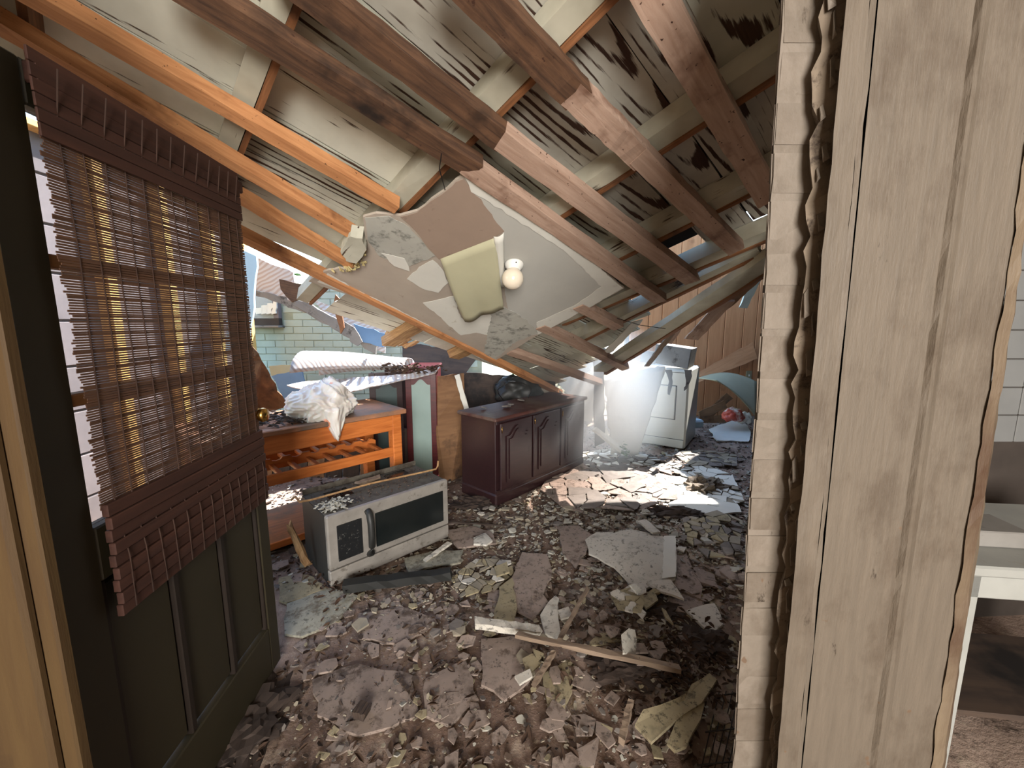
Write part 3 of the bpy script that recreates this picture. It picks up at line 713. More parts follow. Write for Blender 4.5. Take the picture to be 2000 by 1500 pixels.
# ---- globe light
gc = rp(1004, 516, PO-.004)
LF = fr(gc, RA, z=-RN)
lt = empty('ceiling_light', gc, 'round frosted globe ceiling light on the hanging drywall', 'light')
lathe('light_base', LF, [(.052, 0), (.052, .006), (.047, .02), (.036, .032), (.034, .04)], 'whitepl', lt)
gp = [(.034, .036)]+[(max(.001, .058*math.sin(a)), .086-.058*math.cos(a)) for a in [math.radians(x) for x in range(38, 181, 8)]]
lathe('globe', LF @ Matrix.Rotation(.12, 4, 'X'), gp, 'globe', lt)
for i in range(3): a = i*2.1; lathe('screw', LF @ Matrix.Translation((.045*math.cos(a), .045*math.sin(a), .016)), [(.004, 0), (.004, .006), (.001, .007)], 'wire', lt, 8)

# ---- kitchen cart
c0 = Vector((-.835, 3.02, 0)); CF = fr(c0, (-.715, -.70, 0), y=(-.70, .715, 0))
if CF.col[2].z < 0: CF = fr(c0, (-.715, -.70, 0), z=(0, 0, 1))
ysg = 1 if (CF.to_3x3() @ Vector((0, 1, 0))).dot(Vector((-.7, .715, 0))) > 0 else -1
def CY(a, b): return (a, b) if ysg > 0 else (-b, -a)
cart = empty('kitchen_cart', c0, 'orange stained wooden kitchen cart with a bottle rack, behind the microwave', 'cart')
CL, CD = 1.25, .55
def cb(name, xr, yr, zr, mat='cart', bev=.004): return bx(name, CF, xr, CY(*yr), zr, mat, cart, bev)
cb('tabletop', (-.03, CL+.03), (-.03, CD+.03), (.775, .81), 'carttop', .006)
cb('apron', (.07, CL-.07), (0.0, .022), (.655, .775)); cb('apron', (.07, CL-.07), (CD-.022, CD), (.655, .775))
cb('apron', (.0, .022), (.07, CD-.07), (.655, .775)); cb('apron', (CL-.022, CL), (.07, CD-.07), (.655, .775))
for lx in (0, CL-.075):
    for ly in (0, CD-.075): cb('leg', (lx, lx+.075), (ly, ly+.075), (0.005, .775), 'cart', .006)
cb('rack_rail', (.07, CL-.07), (0.005, .03), (.455, .525)); cb('rack_rail', (.07, CL-.07), (CD-.03, CD-.005), (.455, .525))
for i in range(9):
    x = .12+i*.115
    cb('rack_slat', (x, x+.03), (.03, CD-.03), (.485, .51))
xn = .08; poly = [(xn, .525)]
while xn < CL-.2:
    poly += [(xn+.03, .545), (xn+.045, .545), (xn+.06, .53), (xn+.085, .525), (xn+.11, .53), (xn+.12, .545)]; xn += .125
poly += [(xn+.03, .545), (xn+.03, .47), (.08, .47)]
prism('bottle_rest', CF, poly, *(CY(.28, .30)), 'cart', cart)
cb('bottom_shelf', (-.0, CL), (.0, CD), (.06, .085), 'carttop'); cb('shelf_edge', (.07, CL-.07), (-.004, .012), (.045, .09))
# leaf litter and the bag on it
def lf(o, s, m, vs, fs, curl):
    b = len(vs)
    for (x, y, z) in ((-1, 0, 0), (-.3, .4, curl), (.5, .35, curl), (1.1, 0, .2*curl), (.4, -.38, curl*.8), (-.4, -.35, curl)): vs.append(m @ Vector((x*s, y*s, z*s))+o)
    vs.append(m @ Vector((0, 0, -.1*s))+o)
    for i in range(6): fs.append((b+i, b+(i+1) % 6, b+6))
def leaves(name, pts, smin, smax, mat, label, cat):
    vs, fs = [], []
    for p in pts:
        m = Matrix.Rotation(R.uniform(0, 6.28), 3, 'Z') @ Matrix.Rotation(R.uniform(-.7, .7), 3, 'X') @ Matrix.Rotation(R.uniform(-.5, .5), 3, 'Y')
        lf(p, R.uniform(smin, smax), m, vs, fs, R.uniform(.1, .5))
    me = bpy.data.meshes.new(name); me.from_pydata([tuple(v) for v in vs], [], fs); me.update()
    return tag(link(name, me, I4, mat), label, cat, kind='stuff')
pts = []
for i in range(520):
    x = R.uniform(.45, 1.2); y = R.uniform(.02, .5); h = .05*math.exp(-((x-.85)**2/.06+(y-.2)**2/.05))
    pts.append(CF @ Vector((x, y*ysg, .815+R.uniform(0, 1)*h)))
leaves('leaf_pile', pts, .012, .032, 'leafg', 'grey dead leaves heaped on the cart beside the bag', 'leaves')
def blob(name, c, rx, ry, rz, mat, label, cat, amp=.25, seed=0, group=None, tail=None, fq=2.2, sub=4):
    bm = bmesh.new(); bmesh.ops.create_icosphere(bm, subdivisions=sub, radius=1)
    for v in bm.verts:
        d = v.co.copy(); k_ = 1+amp*(noise.noise(d*fq+Vector((seed, 0, 0)))+.6*abs(noise.noise(d*fq*2.6+Vector((0, seed, 0))))-.2)
        v.co = Vector((d.x*rx*k_, d.y*ry*k_, max(d.z, -.62)*rz*k_))
        if tail and d.z < -.1 and d.y < -.3 and d.x*tail > 0 and abs(d.x) < .75: v.co += Vector((0, -.04, -.13*(1-abs(abs(d.x)-.35)/.4 if abs(abs(d.x)-.35) < .4 else 0)))
    me = bpy.data.meshes.new(name); bm.to_mesh(me); bm.free()
    for p in me.polygons: p.use_smooth = True
    return tag(link(name, me, Matrix.Translation(c), mat), label, cat, group)
bagc = CF @ Vector((.52, .13*ysg, .895))
bm = bmesh.new(); bmesh.ops.create_icosphere(bm, subdivisions=6, radius=1)
for v in bm.verts:
    d = v.co.copy(); an = math.atan2(d.y, d.x); lo = noise.noise(d*1.6+Vector((4, 0, 0)))
    pl = 1-abs(math.sin(an*4.5+3.2*lo+d.z*1.2)); p2 = 1-abs(math.sin(an*11+6*noise.noise(d*2.2)+d.z*3)); up_ = max(0, d.z)
    k_ = 1+.22*lo+.13*(pl-.4)*(.5+up_)+.05*(p2-.4)+.03*noise.noise(d*9)
    v.co = Vector((d.x*.215*k_, d.y*.17*k_, max(d.z, -.60)*.14*k_+.035*max(0, 1-abs(d.x+.25)*3)*up_))
    if d.z < 0 and ysg*d.y < -.2 and abs(d.x+.1) < .32: v.co += Vector((0, -ysg*.05*(1-abs(d.x+.1)/.32), -.14*(1-abs(d.x+.1)/.32)*min(1, -d.z*3)))
me = bpy.data.meshes.new('plastic_bag'); bm.to_mesh(me); bm.free()
for p in me.polygons: p.use_smooth = True
bag = tag(link('plastic_bag', me, CF @ Matrix.Translation((.52, .13*ysg, .895)), 'bag'), 'crumpled white plastic bag with orange print on the cart', 'bag')

# ---- vertical planks behind the cart
fp = empty('fallen_plank_panel', (-1.6, 3.75, 0), 'row of dark brown upright planks low behind the cart', 'panel')
for i in range(9):
    x = -2.35+i*.165; beam('plank', (x, 3.72, 0), (x+.02, 3.78, .50+.04*math.sin(i*2.2)), .155, .02, (0, -1, 0), 'plydark' if i % 3 else 'ply', fp, .003, 5, .01)
# ---- microwave
mo = Vector((-1.0, 2.07, .0)); MF = fr(mo, (.722, .692, 0), z=(0, 0, 1)); mw = empty('microwave', mo, 'overturned-looking stainless steel over-range microwave lying on the rubble', 'microwave')
MF = MF @ Matrix.Translation((0, 0, .012))
MWd, MH, MD = .775, .405, .39
bx('body', MF, (0, MWd), (.02, MD), (0, MH), 'steeltop', mw, .004)
bx('front_frame', MF, (-.004, MWd+.004), (-.018, .022), (.095, MH+.004), 'steel', mw, .008)
bx('lower_trim', MF, (-.004, MWd+.004), (-.016, .022), (0.0, .088), 'steel', mw, .006)
bx('side_panel', MF, (-.003, .0), (.025, MD), (.0, MH), 'blackpl', mw, .001)
bx('control_panel', MF, (.045, .185), (-.024, -.016), (.135, .345), 'speck', mw, .012)
bx('door_window', MF, (.265, .735), (-.024, -.016), (.135, .345), 'blackgl', mw, .012)
hp = [(.222, -.018, .11), (.222, -.045, .125), (.222, -.056, .17), (.222, -.058, .24), (.222, -.055, .31), (.222, -.042, .36), (.222, -.018, .375)]
tube('handle', [MF @ Vector(p) for p in hp], .019, 'blackpl', mw, 10)
bx('rear_flange', MF, (0, MWd), (MD-.006, MD), (MH, MH+.035), 'steeltop', mw, .002)
bx('vent_recess', MF, (.10, .24), (.2, .33), (MH-.001, MH+.002), 'blackgl', mw, .002)
bx('vent_recess', MF, (.50, .66), (.27, .36), (MH-.001, MH+.002), 'blackgl', mw, .002)
for i in range(6): bx('vent_slot', MF, (.12+i*.02, .13+i*.02), (.06, .14), (MH, MH+.003), 'blackpl', mw, .001)
rd = [MF @ Vector(p) for p in ((-.09, .28, MH+.035), (-.075, .25, MH+.06), (-.06, .23, MH+.03), (0, .225, MH+.025), (.35, .21, MH+.03), (.72, .15, MH+.03), (.79, .14, MH+.03), (.805, .14, MH+.05), (.81, .14, MH+.085))]
o = tag(tube('bent_rod', rd, .0065, 'splinter', None, 7), 'rusty bent rod lying across the microwave top', 'rod')
o = tag(beam('broken_lath', MF @ Vector((.30, .30, MH+.012)), MF @ Vector((.46, .29, MH+.02)), .045, .012, (0, 0, 1), 'stick', None, .003, 6, .015), 'small broken lath lying under the rod on the microwave', 'lath')
its = [(lambda p: (p.x, p.y, p.z, R.uniform(.006, .018), .6))(MF @ Vector((R.gauss(.08, .035), R.gauss(.09, .04), MH+R.uniform(.004, .03)))) for _ in range(110)]
shards('plaster_crumbs', its, 'chipw', 'white plaster crumbs on the corner of the microwave', 'crumbs')
its = [(lambda p: (p.x, p.y, p.z, R.uniform(.003, .009), .6))(MF @ Vector((R.uniform(.02, .75), R.uniform(.05, .37), MH+R.uniform(.002, .008)))) for _ in range(260)]
shards('debris_specks', its, 'chipb', 'brown debris specks across the microwave top', 'crumbs')
tag(beam('splintered_stake', at(602, 1100, 2.2), at(566, 1022, 2.2), .045, .022, (0, -1, .2), 'splinter', None, .006, 8, .02, taper=.5), 'pointed splintered wooden stake left of the microwave', 'stake')
tag(beam('foam_bar', fl(672, 1152, .03), fl(882, 1128, .03), .07, .045, (0, 0, 1), 'blackpl', None, .004, 10, .01, taper=.8), 'dark bar lying on the floor in front of the microwave', 'bar')

# ---- red hutch with glass doors
hF = fr((-.955, 3.62, 0), (.995, .06, .0), z=(-.055, 0, 1))
hu = empty('red_hutch', (-.955, 3.62, 0), 'dark red cabinet with arched dusty glass doors, right of the cart', 'cabinet')
def arch(x0, x1, z0, z1, n=10, sh=.05):
    p = [(x0, z0), (x0, z1-sh)]
    for i in range(n+1):
        q = i/n; p.append((x0+(x1-x0)*(.12+.76*q), z1-sh+sh*(.5-.5*math.cos(2*math.pi*q))**.75))
    p += [(x1, z1-sh), (x1, z0)]
    return p
def ringdoor(f, w, h, par, mat, gm, t=.02):
    """a door frame with an arched opening, its glass as its own part"""
    outer = [(0, 0), (0, h), (w, h), (w, 0)]
    a = arch(.052, w-.05, .06, h-.09)
    vs = []; fs = []
    for y in (0, t):
        for x, z in a: vs.append((x, y, z))
        for x, z in a:                                  # matching outer ring
            cx = w/2; vs.append((0 if x < cx-.001 and z < h-.16 else (w if x > cx+.001 and z < h-.16 else x), y, h if z >= h-.16 else (0 if z < .07 else z)))
    n = len(a)
    for i in range(n-1):
        fs.append((i, i+1, n+i+1, n+i)); fs.append((2*n+i, 3*n+i, 3*n+i+1, 2*n+i+1)); fs.append((i, 2*n+i, 2*n+i+1, i+1)); fs.append((n+i, n+i+1, 3*n+i+1, 3*n+i))
    fs += [(0, n, 2*n-1, n-1), (2*n, 3*n-1, 4*n-1, 3*n), (0, n-1, 3*n-1, 2*n), (n, 3*n, 4*n-1, 2*n-1)]
    d = link('door', mesh('door', vs, fs), f, mat, par)
    bx('corner_stile', f, (0, .05), (-.001, t+.001), (0, h), mat, d, .002); bx('corner_stile', f, (w-.048, w), (-.001, t+.001), (0, h), mat, d, .002)
    prism('door_glass', f, a, t*.4, t*.6, gm, d)
    return d
ringdoor(hF, .27, 1.04, hu, 'redwood', 'cabglass')
lF = fr((-1.235, 3.50, 0), (.27, .12, 0), z=(0, 0, 1)); ringdoor(lF, .28, 1.02, hu, 'mahog', 'cabglassdark')
bx('side_board', hF, (.262, .275), (.0, .38), (0, 1.05), 'redwood', hu); bx('back_board', hF, (-.27, .27), (.37, .38), (0, 1.03), 'mahog', hu)
bx('crown', hF, (-.01, .29), (-.02, .39), (1.035, 1.065), 'redwood', hu, .01)
bx('base', hF, (-.01, .28), (-.01, .38), (0, .05), 'redwood', hu)
# ---- plywood sheet + dark panel + white strip
tag(sheet('plywood_sheet', [at(846, 735, 3.72), at(906, 729, 3.85), at(912, 968, 3.75), at(862, 985, 3.5)], .014, 'ply', None, step=.08, amp=.006, seed=2), 'brown plywood sheet standing between the red cabinet and sideboard', 'plywood')
tag(sheet('dark_plywood', [at(900, 728, 4.2), at(1085, 738, 4.6), at(1085, 860, 4.6), at(900, 900, 4.2)], .014, 'plydark', None, step=.08, amp=.01, seed=5), 'black-stained plywood behind the sideboard', 'plywood')
tag(beam('white_strip', at(912, 803, 3.7), at(893, 733, 3.8), .045, .012, (0, -1, 0), 'dry_white', None, .004, 8, .01), 'narrow white strip of wood on the sideboard corner', 'strip')
blob('black_bag', at(1010, 765, 4.15), .23, .16, .17, 'blackpl', 'black crumpled bag heap behind the sideboard', 'bag', .3, 7)
coil = [at(1005, 768, 3.95)+Vector((.16*math.cos(a)*(1+.1*math.sin(3*a)), .03*math.sin(2*a), .11*math.sin(a))) for a in [i*.35 for i in range(40)]]
tag(tube('wire_coil', coil, .004, 'wire', None, 5), 'loose coil of dark wire above the sideboard', 'wire')

# ---- sideboard with three arched doors
s0 = Vector((-.12, 3.08, 0)); SF = fr(s0, (.676, .737, 0), z=(0, 0, 1))
sb = empty('sideboard', s0, 'dark mahogany sideboard with three arched raised-panel doors', 'sideboard')
SL, SDp, SH = 1.24, .42, .725
bx('carcass', SF, (0, SL), (.015, SDp), (.09, SH-.03), 'mahog', sb, .004)
bx('plinth', SF, (-.015, SL+.015), (-.005, SDp), (.0, .10), 'mahog', sb, .012)
bx('top', SF, (-.03, SL+.03), (-.02, SDp+.02), (SH-.03, SH), 'mahogtop', sb, .008)
bx('face_frame', SF, (0, SL), (.0, .018), (.09, .13), 'mahog', sb, .002); bx('face_frame', SF, (0, SL), (.0, .018), (SH-.06, SH-.03), 'mahog', sb, .002)
for i in range(3):
    x0 = .03+i*.402; d = bx('door', SF, (x0, x0+.382), (-.018, .004), (.125, SH-.05), 'mahog', sb, .005)
    a = arch(x0+.06, x0+.322, .185, SH-.09, 12, .07)
    prism('raised_panel', SF, a, -.028, -.012, 'mahog', d)
    a2 = arch(x0+.085, x0+.297, .21, SH-.115, 12, .07)
    prism('raised_panel', SF, a2, -.036, -.02, 'mahog', d)
    hx = x0+.012 if i else x0+.01
    tube('hinge', [SF @ Vector((hx, -.022, .6)), SF @ Vector((hx, -.022, .65))], .004, 'brass', d, 6)
for (x, y, s) in ((.33, .2, .05), (.42, .24, .03), (.62, .3, .04), (.15, .3, .03)):
    p = SF @ Vector((x, y, SH+.004)); o = sheet('plaster_scrap', [p+Vector((s*math.cos(a)*R.uniform(.6, 1), s*math.sin(a)*R.uniform(.6, 1), R.uniform(0, .02))) for a in (0, 1.2, 2.3, 3.6, 4.9)], .008, 'chipg', None)
    tag(o, 'small plaster scrap lying on top of the sideboard', 'scrap', 'scraps on the sideboard')
tag(sheet('white_torn_board', [at(1035, 770, 4.35), at(1050, 752, 4.35), at(1088, 757, 4.4), at(1100, 768, 4.4), at(1080, 785, 4.35), at(1045, 783, 4.35)], .02, 'dry_white', None, step=.04, amp=.015, seed=4), 'torn white board behind the far end of the sideboard', 'board')

# ---- dryer
dc = Vector((1.965, 4.5, 0)); DFm = fr(dc, (-.835, .55, 0), z=(0, 0, 1)); 
dsg = 1 if (DFm.to_3x3() @ Vector((0, 1, 0))).dot(Vector((.55, .835, 0))) > 0 else -1
def dY(a, b): return (a, b) if dsg > 0 else (-b, -a)
dr = empty('dryer', dc, 'cream enamel clothes dryer with a square door, behind the leaning sheet', 'dryer')
bx('body', DFm, (0, .69), dY(0, .66), (.02, .93), 'appl', dr, .02)
bx('door', DFm, (.13, .56), dY(-.014, .004), (.36, .74), 'appl', dr, .012)
bx('door_gap', DFm, (.122, .568), dY(-.003, .002), (.352, .748), 'applline', dr, .004)
bx('kick_gap', DFm, (.02, .67), dY(-.003, .002), (.125, .13), 'applline', dr, 0)
bx('lid_gap', DFm, (.01, .68), dY(-.003, .002), (.895, .90), 'applline', dr, 0)
bx('kick_panel', DFm, (.02, .67), dY(-.006, .003), (.03, .122), 'appl', dr, .004)
for lx in (.05, .64): bx('foot', DFm, (lx-.02, lx+.02), dY(.03, .07), (0, .025), 'blackpl', dr)
cbx = empty('grey_carton', DFm @ Vector((.2, .3*dsg, .93)), 'battered grey carton leaning on top of the dryer', 'carton')
gF = DFm @ Matrix.Translation((0, 0, .935)) @ Matrix.Rotation(-.12, 4, 'Y')
bx('carton_side', gF, (.03, .42), dY(.05, .062), (0, .22), 'greycard', cbx, .003); bx('carton_side', gF, (.03, .042), dY(.05, .4), (0, .22), 'greycard', cbx, .003)
bx('carton_top', gF, (.03, .42), dY(.05, .4), (.215, .225), 'greycard', cbx, .003); bx('carton_flap', gF @ Matrix.Rotation(.5, 4, 'X'), (.38, .56), dY(.0, .012), (.0, .15), 'greycard', cbx, .003)
tag(sheet('torn_lining', [at(1298, 722, 4.4), at(1312, 722, 4.4), at(1314, 745, 4.4), at(1308, 772, 4.4), at(1304, 770, 4.4), at(1307, 745, 4.4)], .005, 'greycard', None, step=.04, amp=.01), 'torn grey strip hanging down the dryer front', 'strip')
tag(sheet('torn_lining', [at(1336, 722, 4.35), at(1352, 722, 4.35), at(1350, 740, 4.35), at(1343, 758, 4.35), at(1336, 764, 4.35), at(1340, 742, 4.35)], .005, 'greycard', None, step=.03, amp=.01), 'dark torn scrap at the top right corner of the dryer', 'strip')
# leaning white sheet
def leanfn(a, b):
    tl_, tr_, br_, bl_ = at(1180, 742, 4.40), at(1302, 716, 4.42), at(1246, 890, 4.28), at(1192, 884, 4.30)
    p = tl_.lerp(tr_, a).lerp(bl_.lerp(br_, a), b)
    e = .02*noise.noise(Vector((a*6, b*9, 1)))
    if b in (0.0, 1.0) or a in (0.0, 1.0): p += Vector((e*1.6, 0, e*1.6))
    if b == 0 and .2 < a < .9: p.z += .03+.02*noise.noise(Vector((a*13, 0, 0)))
    return p+Vector((0, -.05*math.sin(a*3.1)*math.sin(b*2.5+.3), 0))
o = tag(slabgrid('leaning_sheet', leanfn, 20, 20, .012, 'dry_white', None), 'big white sheet leaning against the dryer, daylight on its left edge', 'sheet')
# dark post and boards at the opening
tag(beam('splintered_post', at(1172, 868, 4.28), at(1170, 690, 4.28), .10, .07, (0, 1, 0), 'plydark', None, .008, 12, .03), 'dark splintered post in front of the bright opening', 'post')
tag(beam('white_board', at(1160, 840, 4.25), at(1222, 888, 4.15), .07, .03, (0, -.3, 1), 'dry_white', None, .005, 6, .03), 'white board lying on the floor at the foot of the post', 'board')
tag(beam('white_board', at(1180, 835, 4.4), at(1200, 880, 4.3), .04, .02, (0, -1, 0), 'dry_white', None, .005, 6, .03), 'thin white batten between post and leaning sheet', 'board')
# ---- outdoors just beyond
for i in range(14):
    x = R.uniform(.75, 2.2); y = R.uniform(5.1, 8.2); z = hfloor(x, y) if y < 6 else 0
    a = R.uniform(0, 3.1); L_ = R.uniform(.4, 1.1); p = Vector((x, y, z+.04)); q = p+Vector((math.cos(a)*L_, math.sin(a)*L_, R.uniform(0, .35)))
    tag(beam('scattered_board', p, q, R.uniform(.08, .16), .02, (0, 0, 1), R.choice(('board_c', 'dry_white', 'board_a', 'stick')), None, .004, 5, .02), 'pale board scattered in the sunlight beyond the opening', 'board', 'sunlit boards outside')
for (a, b, Y, wd, mt) in (((1140, 790), (1098, 700), 5.6, .25, 'board_c'), ((1100, 760), (1160, 690), 5.2, .18, 'bluewhite'), ((1135, 830), (1150, 735), 6.0, .3, 'board_c')):
    tag(beam('leaning_siding', at(*a, Y), at(*b, Y-.4), wd, .02, (0, -1, .3), mt, None, .005, 6, .03), 'pale siding leaning outside the opening past the sideboard', 'board', 'siding outside')
def bush(name, c, r, n, label):
    pts = []
    while len(pts) < n:
        p = Vector((R.uniform(-1, 1), R.uniform(-1, 1), R.uniform(-.7, 1)))
        if .5 < p.length < 1: pts.append(Vector(c)+p*r)
    leaves(name, pts, .04, .09, 'leaflive', label, 'shrub')
bush('green_shrub', (.9, 8.6, .5), .9, 700, 'green shrub outside past the opening')
bush('green_shrub', (-3.4, 8.5, 1.05), 1.6, 900, 'green shrub beyond the brick wall')

# ---- far right things
def arcfn(a, b):
    th = a*math.pi*.86+.12; p = at(1415, 800, 5.75)
    return p+Vector((-.38*math.cos(th)*1.1+.05, b*.4-.2, .50*math.sin(th)**.8-.04-b*.06))
def arc2(a, b):
    p = at(1362, 738, 5.7).lerp(at(1478, 745, 5.6), a); p.z += .10*math.sin(a*math.pi)
    q = at(1400, 742, 5.2).lerp(at(1478, 815, 5.2), a); q.z += .05*math.sin(a*math.pi)
    return p.lerp(q, b)
tag(slabgrid('curved_sheet', arc2, 16, 8, .01, 'dry_green', None), 'curved pale green sheet in front of the panelled wall', 'sheet')
for i, (a, b, Y) in enumerate((((1365, 812), (1415, 790), 6.0), ((1370, 822), (1440, 815), 5.9), ((1380, 812), (1425, 772), 6.1))):
    tag(beam('brown_board', at(*a, Y), at(*b, Y), .12, .02, (0, -1, .2), 'ply', None, .006, 6, .02), ('upper', 'lowest', 'middle')[i]+' brown board lying under the curved green sheet', 'board')
blob('red_white_bag', at(1432, 812, 5.3), .13, .1, .10, 'red', 'red and white plastic bag on the rubble at the far right', 'bag', .3, 2)
blob('clear_bag', at(1456, 818, 5.35), .09, .08, .09, 'whitepl', 'small crumpled white bag right of the red one', 'bag', .35, 9)
tag(bx('foam_box', fr(at(1350, 838, 5.0), (.95, .3, 0), z=(.1, 0, 1)), (0, .2), (0, .14), (0, .10), 'bluewhite', None, .02), 'small pale blue box on the floor right of the dryer', 'box')
sw = empty('light_switch', at(1462, 733, 6.28), 'cream light switch plate on the panelled wall', 'switch')
p = at(1462, 733, 6.28); bx('switch_plate', Matrix.Translation(p), (-.045, .045), (-.012, .0), (-.07, .07), 'dry_green', sw, .004); bx('toggle', Matrix.Translation(p), (-.006, .006), (-.028, -.01), (-.015, .015), 'whitepl', sw, .002)
tag(sheet('white_sheet', [fl(1385, 838, .05), fl(1450, 815, .09), fl(1466, 842, .05), fl(1462, 862, .03), fl(1400, 860, .04)], .012, 'dry_white', None, step=.08, amp=.015, seed=3), 'white sheet on the sunlit floor at the far right', 'sheet')
tag(sheet('panelling_scrap', [at(1336, 742, 6.1), at(1470, 668, 6.2), at(1480, 700, 6.15), at(1350, 752, 6.05)], .012, 'panel', None, step=.1, amp=.01, seed=9), 'loose strip of panelling slanting across the far wall', 'panel')

# ---- left: debris beyond the roof edge
def quad(name, pts, mat, label, cat, th=.014, step=.06, amp=.01, seed=1, group=None):
    return tag(sheet(name, [at(*p) for p in pts], th, mat, None, step=step, amp=amp, seed=seed), label, cat, group)
quad('fallen_siding', [(494, 500, 4.2), (572, 532, 4.1), (575, 590, 4.1), (498, 566, 4.2)], 'siding', 'brown and white grained siding above the broken window', 'siding')
quad('roof_edge_board', [(494, 566, 4.15), (600, 590, 4.1), (735, 672, 4.0), (733, 692, 4.0), (600, 612, 4.1), (494, 575, 4.15)], 'greycard', 'long grey board sloping across the top of the brick wall', 'board', .03, seed=2)
quad('pale_siding', [(612, 585, 4.3), (660, 600, 4.3), (758, 640, 4.2), (752, 690, 4.2), (700, 670, 4.2), (640, 622, 4.3)], 'siding', 'pale torn siding between the roof edge and brick wall', 'siding', seed=3)
quad('blue_metal_sheet', [(690, 632, 4.0), (755, 652, 4.0), (748, 678, 4.0), (736, 676, 4.0), (705, 668, 4.0)], 'bluegrey', 'small blue metal sheet hanging above the curled siding', 'sheet', seed=4)
quad('bent_flashing', [(672, 628, 3.9), (692, 640, 3.9), (708, 668, 3.9), (698, 676, 3.9), (684, 668, 3.9)], 'greycard', 'bent grey flashing beside the blue sheet', 'flashing', seed=5)
quad('torn_shingle', [(655, 575, 3.7), (664, 585, 3.7), (672, 640, 3.7), (665, 652, 3.7), (650, 600, 3.7)], 'rafter_wood', 'dark dangling splinter under the orange joist', 'splinter', .02, seed=6)
quad('torn_felt', [(545, 545, 3.8), (590, 555, 3.8), (585, 585, 3.8), (570, 590, 3.8), (548, 565, 3.8)], 'joist_dark', 'brown torn wood scrap by the rafter stub', 'scrap', .02, seed=7)
quad('blue_plastic_sheet', [(440, 470, 2.9), (500, 500, 2.9), (496, 600, 2.9), (484, 690, 2.9), (440, 690, 2.9)], 'bluewhite', 'pale blue bulging sheet right behind the blind edge', 'sheet', .02, seed=8)
quad('leaning_plank', [(485, 668, 2.9), (505, 690, 2.9), (562, 795, 3.2), (520, 806, 3.2), (486, 790, 2.9)], 'ply', 'broad brown plank leaning between the door and the bag', 'plank', .03, seed=9)
quad('green_board', [(525, 715, 4.3), (590, 712, 4.3), (590, 745, 4.3), (530, 735, 4.3)], 'dry_green', 'pale green panel low behind the curled siding', 'panel', seed=10)
quad('blue_tarp', [(530, 735, 3.9), (590, 722, 3.9), (600, 760, 3.9), (560, 790, 3.9)], 'bluegrey', 'blue tarpaulin scrap behind the plastic bag', 'tarpaulin', seed=11)
quad('dark_soffit', [(785, 668, 4.2), (870, 680, 4.25), (930, 702, 4.3), (905, 735, 4.2), (850, 745, 4.1), (790, 722, 4.1)], 'plydark', 'dark mouldy soffit board under the roof edge', 'board', seed=12)
def curl(a, b):
    c0_, c1_ = at(596, 728, 3.2), at(800, 714, 4.0); c = c0_.lerp(c1_, a); r = .165*(1-a)+.08*a
    th = math.pi*1.08-b*math.pi*1.05
    return c+Vector((-.03*math.cos(th), math.cos(th)*-r, math.sin(th)*r*1.05+.01*math.sin(a*5)))
cs = tag(slabgrid('curled_siding', curl, 24, 16, .006, 'siding', None), 'sheet of wood-grain siding curled into a half tube behind the bag', 'siding')
quad('flat_siding', [(560, 752, 3.3), (600, 744, 3.45), (800, 730, 3.5), (860, 716, 3.7), (850, 728, 3.55), (740, 752, 3.3), (640, 775, 3.2)], 'siding', 'flat skirt of grained siding lying below the curled piece', 'siding', .008, seed=13)
pts = [at(R.gauss(800, 26), 722+R.gauss(0, 5), 3.6+R.uniform(-.1, .1)) for _ in range(160)]
leaves('leaf_pile', pts, .015, .035, 'leaf', 'dark twigs and leaves on the red cabinet top', 'leaves')
for i in range(5):
    p = at(755+i*9, 655+i*6, 3.75); tag(beam('splinter', p, p+Vector((.10+.03*i, -.1, .10)), .035, .02, (0, -1, .5), 'splinter', None, .006, 6, .03, taper=.5), 'splintered rafter fibres below the orange joist', 'splinter', 'splinters below the joist')

# ================================================================== FLOOR DEBRIS
def fsheet(name, px, z, mat, label, cat='drywall', th=.012, step=.05, amp=.008, seed=1, bow=0.0, zs=None, group=None):
    pts = []
    for i, (u, v) in enumerate(px):
        p = fl(u, v, z); zz = (zs[i] if zs else 0)
        p = fl(u, v, hfloor(p.x, p.y)*.6+z+zz); pts.append(p)
    return tag(sheet(name, pts, th, mat, None, up=(0, 0, 1), step=step, amp=amp, seed=seed, bow=bow), label, cat, group)
big = fsheet('drywall_sheet', [(1143, 1050), (1165, 1036), (1200, 1040), (1232, 1033), (1296, 1046), (1321, 1046), (1322, 1090), (1319, 1128), (1262, 1143), (1230, 1134), (1200, 1106), (1150, 1078)], .06, 'greysheet', 'largest grey-cream drywall sheet lying in the middle of the floor', seed=3, bow=.03)
o = sheet('white_strip', [fl(1297, 1047, .095), fl(1320, 1047, .09), fl(1320, 1127, .085), fl(1293, 1130, .09)], .002, 'dry_white', big, up=(0, 0, 1), step=.03, amp=.004, seed=2); o['label'] = 'white painted edge strip'
